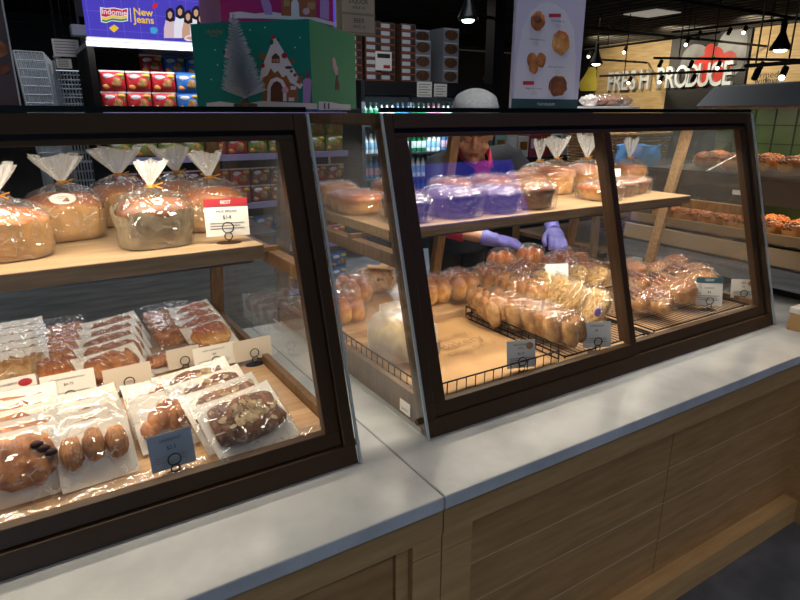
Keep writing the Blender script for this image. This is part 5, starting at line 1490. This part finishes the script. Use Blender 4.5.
text(mb, 'Holiday', .016, Matrix.Translation(onf(214, 31.5, 2)) @ Matrix.Rotation(ang, 4, 'Z') @ Matrix.Rotation(R(90), 4, 'X')); text(mb, 'Market', .008, Matrix.Translation(onf(214, 35.5, 2)) @ Matrix.Rotation(ang, 4, 'Z') @ Matrix.Rotation(R(90), 4, 'X'))
mb.build('lettering', M['p_gold'], gb)
art('bottle_print', q4([(582, 360), (583, 330), (586, 318), (586, 300), (592, 300), (592, 318), (597, 330), (598, 360)]), 'p_dark', 1, 1)
art('smoke_print', q4([(584, 300), (572, 270), (570, 240), (575, 228), (582, 240), (586, 262), (592, 270), (590, 300)]), 'p_pink', 1, 1)
art('snow_print', q4([(516, 440), (516, 405), (560, 408), (600, 416), (642, 418), (642, 440)]), 'p_white', 0, 1)
for x in (536, 552): art('candle_print', q4([(x, 436), (x, 412), (x + 6, 412), (x + 6, 436)]), 'p_dark', 1, 1)
# pink box on top of it, turned the other way
zt = up_to(cornerp, 312, 19) + .001
b2 = lvl(229, 1.50)
pb, art, onf, nrm, fx = box_on('gift_box', 'magenta holiday gift box stacked on the teal box at the top edge', 'box', 336, 1.66, 229, 1.53, 207, 1.75, zt, zt + .22, 'mag_b', 'pink_b', None)
art('snow_print', q4([(158, 50), (200, 46), (260, 54), (330, 48), (420, 62), (500, 68), (585, 92), (585, 106), (500, 84), (400, 78), (300, 74), (160, 72)]), 'p_white')
art('house_print', q4([(365, 62), (365, -60), (505, -60), (505, 70)]), 'p_brown', 1)
art('door_print', q4([(405, 66), (405, 10), (420, -10), (435, 10), (438, 68)]), 'p_white', 2)
art('candle_print', q4([(300, 58), (285, 10), (275, -30), (300, -30), (325, 20), (330, 60)]), 'p_lil', 2)
art('candle_print', q4([(520, 70), (520, -30), (556, -30), (556, 80)]), 'p_lil', 2)
art('window_print', q4([(375, 25), (398, 25), (398, 0), (375, 0)]), 'p_gold', 2); art('window_print', q4([(470, 35), (500, 37), (500, 10), (470, 10)]), 'p_gold', 2)
art('candy_print', circ(465, 45, 14), 'p_pink', 3)

# silver tinsel tree
p = lvl(246, 1.36)
tt = thing('tinsel_tree', 'small silver tinsel tree standing before the teal gift box', 'decoration', (p.x, p.y, ZT))
ht = up_to(p, 236, 13) - ZT
MB().lathe([(.026, 0), (.026, .008), (.012, .010), (.006, .02)], 18).build('base', M['wood_case'], tt)
MB().tube([(0, 0, .012), (-.006, 0, ht * .6), (-.014, 0, ht)], [.004, .003, .0015], 6).build('trunk', M['chrome'], tt)
rnd = random.Random(2); mb = MB()
for k in range(1500):
    q = rnd.random() ** .75; z = .022 + (ht - .024) * (1 - q) if False else .020 + (ht - .022) * (1 - rnd.random() ** .62)
    f = 1 - (z - .02) / (ht - .02); rr = (.006 + .043 * f) * rnd.uniform(.75, 1.08); u = rnd.uniform(0, 6.283)
    d = Vector((math.cos(u), math.sin(u), 0)); s_ = Vector((-d.y, d.x, 0)) * .0010
    b_ = Vector((-.014 * (1 - f), 0, z)); e_ = b_ + d * rr + Vector((0, 0, rr * .35))
    mb.add([b_ - s_, b_ + s_, e_ + s_ * .6, e_ - s_ * .6, b_ + Vector((0, 0, .0008)), e_ + Vector((0, 0, .0008))], [(0, 1, 2, 3), (4, 0, 3, 5), (1, 4, 5, 2)])
mb.build('bristles', mk('silver_tinsel', 'd2d5da', .35, .3), tt)

# menu board on the right case
YM = 1.6
a, b = ony(511, 110, YM), ony(577, 110, YM)
mbd = thing('menu_board', 'tall pale lilac menu board with four pastry pictures on the right case', 'sign', ((a.x + b.x) / 2, YM, ZT)); o = mbd.location
M['lil'] = mk('pale_lilac_board', 'b9b6cf', .5); M['lil2'] = mk('pale_arch_print', 'c6c7d6', .5); M['dteal'] = mk('dark_teal_band', '22464a', .5)
MB(o).box(a.x, b.x, YM, YM + .012, ZT + .004, ZT + .52).build('panel', M['lil'], mbd)
MB(o).box(a.x, b.x, YM - .0012, YM - .0002, ZT + .0042, ZT + .0345).build('band', M['dteal'], mbd)
MB(o).box(a.x + .02, b.x - .02, YM - .03, YM + .05, ZT + .0002, ZT + .004).build('stand_foot', M['steel'], mbd)


def mpt(x, y, k=1): return ony(x, y, YM - .001 - .0006 * k)
def mpoly(nm_, pts, mat, k=1):
    Q = [mpt(x, y, k) for x, y in pts]; q = MB(o); q.loft([[v + Vector((0, .0005, 0)) for v in Q], Q]); return q.build(nm_, M[mat], mbd)


arch = [(522 + (-8), 100), (515, 60)]
mpoly('arch_print', [(513, 100.5), (517, 60), (522, 30), (530, 12), (540, 4), (548, 2), (556, 4), (566, 12), (574, 30), (576, 60), (574, 102)], 'lil2', 0)
for cx, cy, rx, ry, m_ in ((538, 21, 8, 8, 'past'), (561, 43, 10, 10, 'crust'), (532, 60, 5.5, 6, 'past'), (541, 60, 5.5, 6.5, 'past'), (534, 68, 5, 5, 'past'), (558, 86, 11, 9, 'past_d')):
    q = MB(o); c_ = mpt(cx, cy, 2); d_ = (c_ - EYE).length / FPX; q.ball(c_, (rx * d_ * 1.1, .0012, ry * d_), 18, 10, amp=.2, fr=70, seed=cx); q.build('pastry_print', M[m_], mbd, True)
q = MB(o); c_ = mpt(538, 19.5, 3); d_ = (c_ - EYE).length / FPX; q.ball(c_ - Vector((0, .0012, 0)), (4.5 * d_, .001, 3 * d_), 14, 8); q.build('pastry_print', M['past_d'], mbd, True)
for x0_, x1_, yy in ((549, 561, 15.5), (523, 534, 83)): mpoly('red_tag_print', [(x0_, yy + 1.8), (x1_, yy + 1.8), (x1_, yy - 1.8), (x0_, yy - 1.8)], 'red', 2)
for s_, x, y, sz in (('Portuguese Egg Tart', 558, 21, .0075), ('Caramel Almond Toast', 537, 39.5, .0075), ('Maple Apple French Pie', 556, 67, .0075), ('Belgian Choco Croissant', 534, 88.5, .0075)):
    q = MB(o); text(q, s_, sz, face(mpt(x, y, 2))); q.build('lettering', M['ink'], mbd)
q = MB(o)
for x, y in ((558, 25), (558, 27), (536, 43), (536, 45), (557, 71), (557, 73), (534, 92), (534, 94)):
    c_ = mpt(x, y, 2); q.box(c_.x - .012, c_.x + .012, c_.y - .0003, c_.y, c_.z - .0006, c_.z + .0006)
q.build('fine_print', M['ink_l'], mbd)
q = MB(o); text(q, 'TOUS LES JOURS', .0115, face(Vector(((a.x + b.x) / 2, YM - .0022, ZT + .017)))); q.build('lettering', M['card'], mbd)

# bread board banner at the left edge
YB_ = 1.5
b = ony(20, 105, YB_)
bn = thing('bread_poster', 'poster board with a big brown bread photo at the top left edge', 'poster', (b.x - .16, YB_, ZT)); o = bn.location
MB(o).box(b.x - .36, b.x, YB_, YB_ + .012, ZT + .003, ZT + .40).build('panel', mk('poster_mauve', '4d3d40', .5), bn)
MB(o).box(b.x - .20, b.x - .12, YB_ - .03, YB_ + .05, ZT + .0002, ZT + .003).build('stand_foot', M['steel'], bn)
MB(o).box(b.x - .0005, b.x + .0025, YB_ - .001, YB_ + .013, ZT + .003, ZT + .40).build('edge', M['glass_edge'], bn)
for z0, z1, m_, s_ in ((.055, .085, 'past_d', 1), (.088, .135, 'past', 2), (.20, .34, 'crust', 3)):
    q = MB(o); q.ball((b.x - .12, YB_ - .0012, ZT + (z0 + z1) / 2), (.115, .0011, (z1 - z0) / 2), 30, 10, sq=.6, amp=.1, fr=40, seed=s_); q.build('bread_print', M[m_], bn, True)

# wrapped bread on a white tray on the right case
p = ony(616, 109, 1.62)
tr = thing('serving_tray', 'white tray lying on top of the right bread case', 'tray', (p.x, 1.66, ZT)); MB().loft([sring(.115, .09, .0005, 32, .7), sring(.125, .10, .012, 32, .7), sring(.120, .095, .012, 32, .7), sring(.11, .085, .004, 32, .7)]).build('dish', mk('white_melamine', 'c9ccd0', .3), tr, True)
t = thing('wrapped_bread', 'dark braided bread in clear wrap on the white tray, above the case', 'bread', (p.x + .005, 1.66, ZT + .0125), R(5))
q = MB()
for k in range(5): q.ball(((k - 2) * .034, 0, .018), (.028, .05, .019), 14, 8, amp=.15, fr=40, seed=k)
q.build('bread', M['past_d'], t, True)
q = MB(); q.ball((0, 0, .021), (.115, .068, .026), 40, 16, amp=.22, fr=45, seed=4)
for v in q.v: v.z = max(v.z, .0005)
q.build('bag', M['film'], t, True)
q = MB(); q.ball((-.125, 0, .02), (.03, .03, .02), 20, 10, amp=.5, fr=70, seed=8)
for v in q.v: v.z = max(v.z, .0005)
q.build('bag_tail', M['fan'], t, True)

# ================================================================== WORKER
def remesh(mb, voxel, smooth=6, name='tmp'):
    me = bpy.data.meshes.new('tmp'); me.from_pydata([tuple(v) for v in mb.v], [], mb.f); me.update()
    ob = bpy.data.objects.new('tmp', me); COL.objects.link(ob)
    r = ob.modifiers.new('r', 'REMESH'); r.mode = 'VOXEL'; r.voxel_size = voxel; r.use_smooth_shade = True
    s_ = ob.modifiers.new('s', 'SMOOTH'); s_.factor = .5; s_.iterations = smooth
    dg = bpy.context.evaluated_depsgraph_get(); dg.update()
    m2 = bpy.data.meshes.new_from_object(ob.evaluated_get(dg))
    out = MB(); out.v = [v.co.copy() for v in m2.vertices]; out.f = [tuple(p_.vertices) for p_ in m2.polygons]
    bpy.data.objects.remove(ob); bpy.data.meshes.remove(me); bpy.data.meshes.remove(m2)
    return out


WO = Vector((2.0, 2.55, 0))
wk = thing('person', 'shop worker in grey cap, navy vest, red polo and lilac gloves behind the bread case', 'person', WO)
skin = mk('skin', 'c99472', .5, c2='b98262', scale=20, sub=.15)
HC = Vector((1.872, 2.335, 1.362))
HM = Matrix.Translation(HC) @ Matrix.Rotation(R(-36), 4, 'Z') @ Matrix.Rotation(R(20), 4, 'X') @ Matrix.Scale(1.12, 4)   # faces -Y, nodding down
sh_l, el_l, wr_l = Vector((2.215, 2.47, 1.235)), Vector((2.36, 2.34, 1.02)), Vector((2.175, 2.075, .915))
sh_r, el_r, wr_r = Vector((1.78, 2.48, 1.215)), Vector((1.63, 2.30, .955)), Vector((1.80, 2.085, .905))
tip_l, tip_r = Vector((2.105, 1.965, .875)), Vector((1.90, 2.03, .885))


def hand(mb, wr, tip, up, thumb, g=0.0):
    d = (tip - wr).normalized(); s_ = d.cross(up).normalized(); n_ = s_.cross(d).normalized()
    pc = wr + d * .05
    mt = Matrix((( s_.x, d.x, n_.x, pc.x), (s_.y, d.y, n_.y, pc.y), (s_.z, d.z, n_.z, pc.z), (0, 0, 0, 1)))
    mb.ball((0, 0, 0), (.040 + g, .052 + g, .017 + g), 16, 10, mt, sq=.8)
    for k, L_ in enumerate((.066, .076, .070, .054)):
        x = (k - 1.5) * .0195
        b_ = (x, .038, 0); m1 = (x * 1.15, .038 + L_ * .42, -.004); m2 = (x * 1.2, .038 + L_ * .75, -.018); e_ = (x * 1.2, .038 + L_ * .90, -.038)
        mb.tube([b_, m1, m2, e_], [.0095 + g, .0088 + g, .0082 + g, .0068 + g], 10, mt)
    t_ = thumb
    mb.tube([(t_ * .026, -.02, -.004), (t_ * .048, .008, -.012), (t_ * .056, .034, -.022), (t_ * .050, .054, -.032)], [.013 + g, .0115 + g, .0095 + g, .0075 + g], 10, mt)


body = MB(WO)
# head
body.ball((0, .012, .02), (.073, .092, .098), 28, 20, HM); body.ball((0, -.022, -.045), (.056, .062, .062), 22, 16, HM); body.ball((0, -.058, -.088), (.026, .024, .02), 14, 10, HM)
body.ball((0, -.082, .0), (.011, .016, .030), 12, 10, HM); body.ball((0, -.094, -.022), (.014, .013, .011), 12, 10, HM)
for s_ in (-1, 1):
    body.ball((s_ * .013, -.084, -.026), (.008, .009, .007), 10, 8, HM); body.ball((s_ * .040, -.062, -.028), (.022, .020, .022), 14, 10, HM)
    body.ball((s_ * .030, -.074, .022), (.022, .012, .008), 12, 8, HM); body.ball((s_ * .030, -.0735, .008), (.017, .0125, .010), 12, 8, HM); body.ball((s_ * .075, .015, -.005), (.009, .018, .030), 12, 10, HM)
body.ball((0, -.080, -.054), (.022, .010, .010), 14, 8, HM)
nb = Vector((1.975, 2.46, 1.245))
body.tube([HM @ Vector((0, .02, -.05)), HC.lerp(nb, .6) + Vector((0, 0, -.015)), nb, nb + Vector((0, .03, -.08))], [.054, .052, .058, .08], 16)
# torso, legs
ch, pv = Vector((1.985, 2.52, 1.10)), Vector((1.99, 2.60, .86))
body.loft([[c_ + Vector((rx * math.cos(u), ry * math.sin(u), 0)) for u in (2 * math.pi * k / 28 for k in range(28))] for c_, rx, ry in ((pv - Vector((0, 0, .08)), .13, .10), (pv, .155, .11), (pv.lerp(ch, .5), .145, .10), (ch, .165, .105), (ch + Vector((-.005, -.02, .09)), .165, .085), (ch + Vector((-.008, -.03, .14)), .09, .06))])
for s_, a_, b_, c_ in ((1, sh_l, el_l, wr_l), (-1, sh_r, el_r, wr_r)):
    body.tube([ch + Vector((s_ * .10, -.02, .10)), a_, a_.lerp(b_, .5), b_, b_.lerp(c_, .35), c_], [.06, .056, .047, .040, .038, .026], 16)
    hp = pv + Vector((s_ * .08, 0, -.06)); kn = Vector((hp.x + s_ * .01, hp.y - .02, .46)); an = Vector((hp.x + s_ * .01, hp.y + .01, .085))
    body.tube([hp, hp.lerp(kn, .5), kn, kn.lerp(an, .35), an], [.088, .075, .056, .054, .036], 16); body.ball((an.x, an.y - .06, .04), (.038, .11, .034), 16, 10)
hand(body, wr_l, tip_l, Vector((0, 0, 1)), 1); hand(body, wr_r, tip_r, Vector((0, -.3, 1)), -1)
remesh(body, .0055, 4).build('body', skin, wk, True)
# gloves
glv = mk('lilac_glove', '7f78c4', .45, c2='6d66b4', scale=30, bump=.15)
for wr, tip, upv, th, dn in ((wr_l, tip_l, Vector((0, 0, 1)), 1, el_l), (wr_r, tip_r, Vector((0, -.3, 1)), -1, el_r)):
    g = MB(WO); hand(g, wr, tip, upv, th, .0035); d = (dn - wr).normalized()
    g.tube([wr + (tip - wr).normalized() * .02, wr, wr + d * .035, wr + d * .05], [.034, .0325, .037, .0385], 16)
    remesh(g, .004, 3).build('glove', glv, wk, True)
# lips, eyes, brows
q = MB(WO); q.ball((0, -.0905, -.050), (.021, .005, .0045), 14, 8, HM); q.ball((0, -.089, -.058), (.018, .006, .005), 14, 8, HM); q.build('lips', mk('lip', '9a5148', .45), wk, True)
for s_ in (-1, 1):
    e_ = MB(WO).ball((s_ * .030, -.0705, .0), (.011, .008, .0042), 14, 10, HM).build('eye', mk('eye_white', 'd8d2cc', .3), wk, True)
    MB(WO).ball((s_ * .030, -.0775, -.001), (.0045, .0018, .003), 10, 8, HM).build('iris', M['black'], e_, True)
    MB(WO).tube([HM @ Vector((s_ * .012, -.090, .026)), HM @ Vector((s_ * .032, -.088, .032)), HM @ Vector((s_ * .052, -.072, .026))], .003, 6).build('eyebrow', M['crust_d'], wk, True)
# hair under the cap
q = MB(WO); q.ball((0, .026, .022), (.079, .090, .092), 28, 18, HM); q.ball((0, .07, -.03), (.062, .045, .055), 20, 14, HM)
for v in q.v: pass
hm_i = HM.inverted()
hb_ = MB(WO); hb_.v = [v.copy() for v in q.v]; hb_.f = [f for f in q.f if all((hm_i @ (q.v[i] + WO)).y > -.02 or (hm_i @ (q.v[i] + WO)).z > .075 for i in f)]
hb_.build('hair', mk('dark_hair', '1d1715', .55), wk, True)
# grey cap: band, crown, brim
capm = mk('grey_felt', '4c4f53', .8, c2='3f4246', scale=60, bump=.3)
CM = HM @ Matrix.Rotation(R(6), 4, 'X')
q = MB(WO); rings = []
for r_, z in ((.092, .052), (.096, .060), (.099, .085), (.098, .12), (.088, .150), (.062, .168), (.03, .175), (.002, .176)):
    rings.append([CM @ Vector((r_ * .98 * math.cos(u), r_ * 1.12 * math.sin(u) + .012, z)) for u in (2 * math.pi * k / 32 for k in range(32))])
q.loft(rings); q.build('cap', capm, wk, True)
# shirt: sleeves and collar
red = mk('raspberry_polo', 'b81f4a', .7, bump=.2, scale=40)
for a_, b_, c_ in ((sh_l, el_l, wr_l), (sh_r, el_r, wr_r)):
    cuff = b_.lerp(c_, .52)
    MB(WO).tube([a_.lerp(b_, .35), a_.lerp(b_, .7), b_, cuff, cuff - (c_ - b_).normalized() * .002], [.057, .054, .050, .046, .040], 18).build('shirt_sleeve', red, wk, True)
q = MB(WO)
ncol = HC.lerp(nb, .72)
for s_ in (-1, 1):
    P0 = ncol + Vector((s_ * .068, .03, .035)); P1 = ncol + Vector((s_ * .060, -.055, .012)); P2 = ncol + Vector((s_ * .004, -.105, -.075)); P3 = ncol + Vector((s_ * .060, -.085, -.075)); P4 = ncol + Vector((s_ * .100, .02, -.015))
    vs = [P0, P1, P2, P3, P4]; q.loft([[v + Vector((0, .004, -.002)) for v in vs], vs] if s_ > 0 else [vs, [v + Vector((0, .004, -.002)) for v in vs]])
q.tube([ncol + Vector((.068 * math.cos(u), .01 + .068 * math.sin(u), .018 + .012 * math.sin(u))) for u in (R(-20) + R(220) * k / 14 for k in range(15))], .012, 8)
q.ball(ncol + Vector((0, -.072, -.085)), (.05, .02, .05), 14, 10)
q.build('collar', red, wk, True)
# vest
navy = mk('navy_vest', '0c0e1a', .75, bump=.2, scale=40)
v_ = MB(WO)
v_.loft([[c_ + Vector((rx * math.cos(u), ry * math.sin(u), 0)) for u in (2 * math.pi * k / 32 for k in range(32))] for c_, rx, ry in ((pv - Vector((0, 0, .12)), .165, .135), (pv, .170, .126), (pv.lerp(ch, .5), .160, .115), (ch, .180, .12), (ch + Vector((-.005, -.02, .09)), .182, .10), (ch + Vector((-.008, -.028, .135)), .125, .075))])
for s_, a_, b_ in ((1, sh_l, el_l), (-1, sh_r, el_r)):
    v_.tube([nb + Vector((s_ * .035, .02, -.035)), nb.lerp(a_, .5) + Vector((0, .01, -.012)), a_], [.062, .070, .072], 18)
    v_.tube([a_ + (a_ - b_) * .08, a_, a_.lerp(b_, .5), b_, b_ + (b_ - a_) * .04], [.06, .075, .066, .060, .05], 18)
remesh(v_, .008, 4).build('vest', navy, wk, True)
tro = mk('black_trousers', '131316', .8)
for s_ in (-1, 1):
    hp = pv + Vector((s_ * .08, 0, -.06)); kn = Vector((hp.x + s_ * .01, hp.y - .02, .46)); an = Vector((hp.x + s_ * .01, hp.y + .01, .085))
    MB(WO).tube([hp + Vector((0, 0, .04)), hp, kn, an + Vector((0, 0, .01))], [.097, .096, .068, .056], 18).build('trouser_leg', tro, wk, True)
    MB(WO).ball((an.x, an.y - .06, .046), (.045, .125, .045), 18, 12, sqv=.7).build('shoe', M['black'], wk, True)
# paper slip lying in front of the hands
p = Vector((2.0, 2.0, .90))

# ================================================================== BREADS ON THE OPEN DISPLAY AND BAGS BEHIND
bunp = thing('bun', 'x', 'bread', (0, 0, 0))
MB().ball((0, 0, .042), (.058, .058, .036), 20, 12, amp=.14, fr=30, seed=4, sqv=.8).build('bun_body', M['crust_o'], bunp, True)
mb = MB(); rnd = random.Random(4)
for k in range(90):
    u, r_ = rnd.uniform(0, 6.28), .058 * rnd.random() ** .5; mb.ball((r_ * math.cos(u), r_ * math.sin(u), .038 + .040 * (1 - (r_ / .064) ** 2) ** .5), rnd.uniform(.004, .008), 6, 4)
mb.build('crumble', M['past'], bunp)
ft = True
for si, (z, x0_, ys, nm_) in enumerate(((1.2065, 2.735, [.80, .925, 1.05, 1.175, 1.30, 1.43, 1.555, 1.68], 'top'), (.9865 - .04, 2.70, [.72, .845, .97, 1.095, 1.22, 1.345, 1.47, 1.595, 1.72, 1.84], 'second'))):
    for row in range(2):
        for i, y in enumerate(ys):
            lab = '%s crumble bun from the near end, %s row of the open display\'s %s shelf' % (ORD[i], ['front', 'back'][row], nm_)
            loc = (x0_ + .132 * row, y + .03 * row, z + .0005)
            if ft: bunp.location = loc; bunp['label'] = lab; bunp['group'] = 'buns on the open display'; ft = False
            else: dup(bunp, loc, R(40 * i + 70 * row), lab, 'buns on the open display')
for i, y in enumerate((1.02, 1.22, 1.42, 1.62, 1.82)):
    oval_bread('pale wrapped flat loaf, %s from the near end of the open display\'s lowest shelf' % ORD[i], (2.69, y, .8668), .17, .15, .042, R(6 * i), 'crust_p', 200 + i, group='flat loaves on the open display', name='flat_loaf')
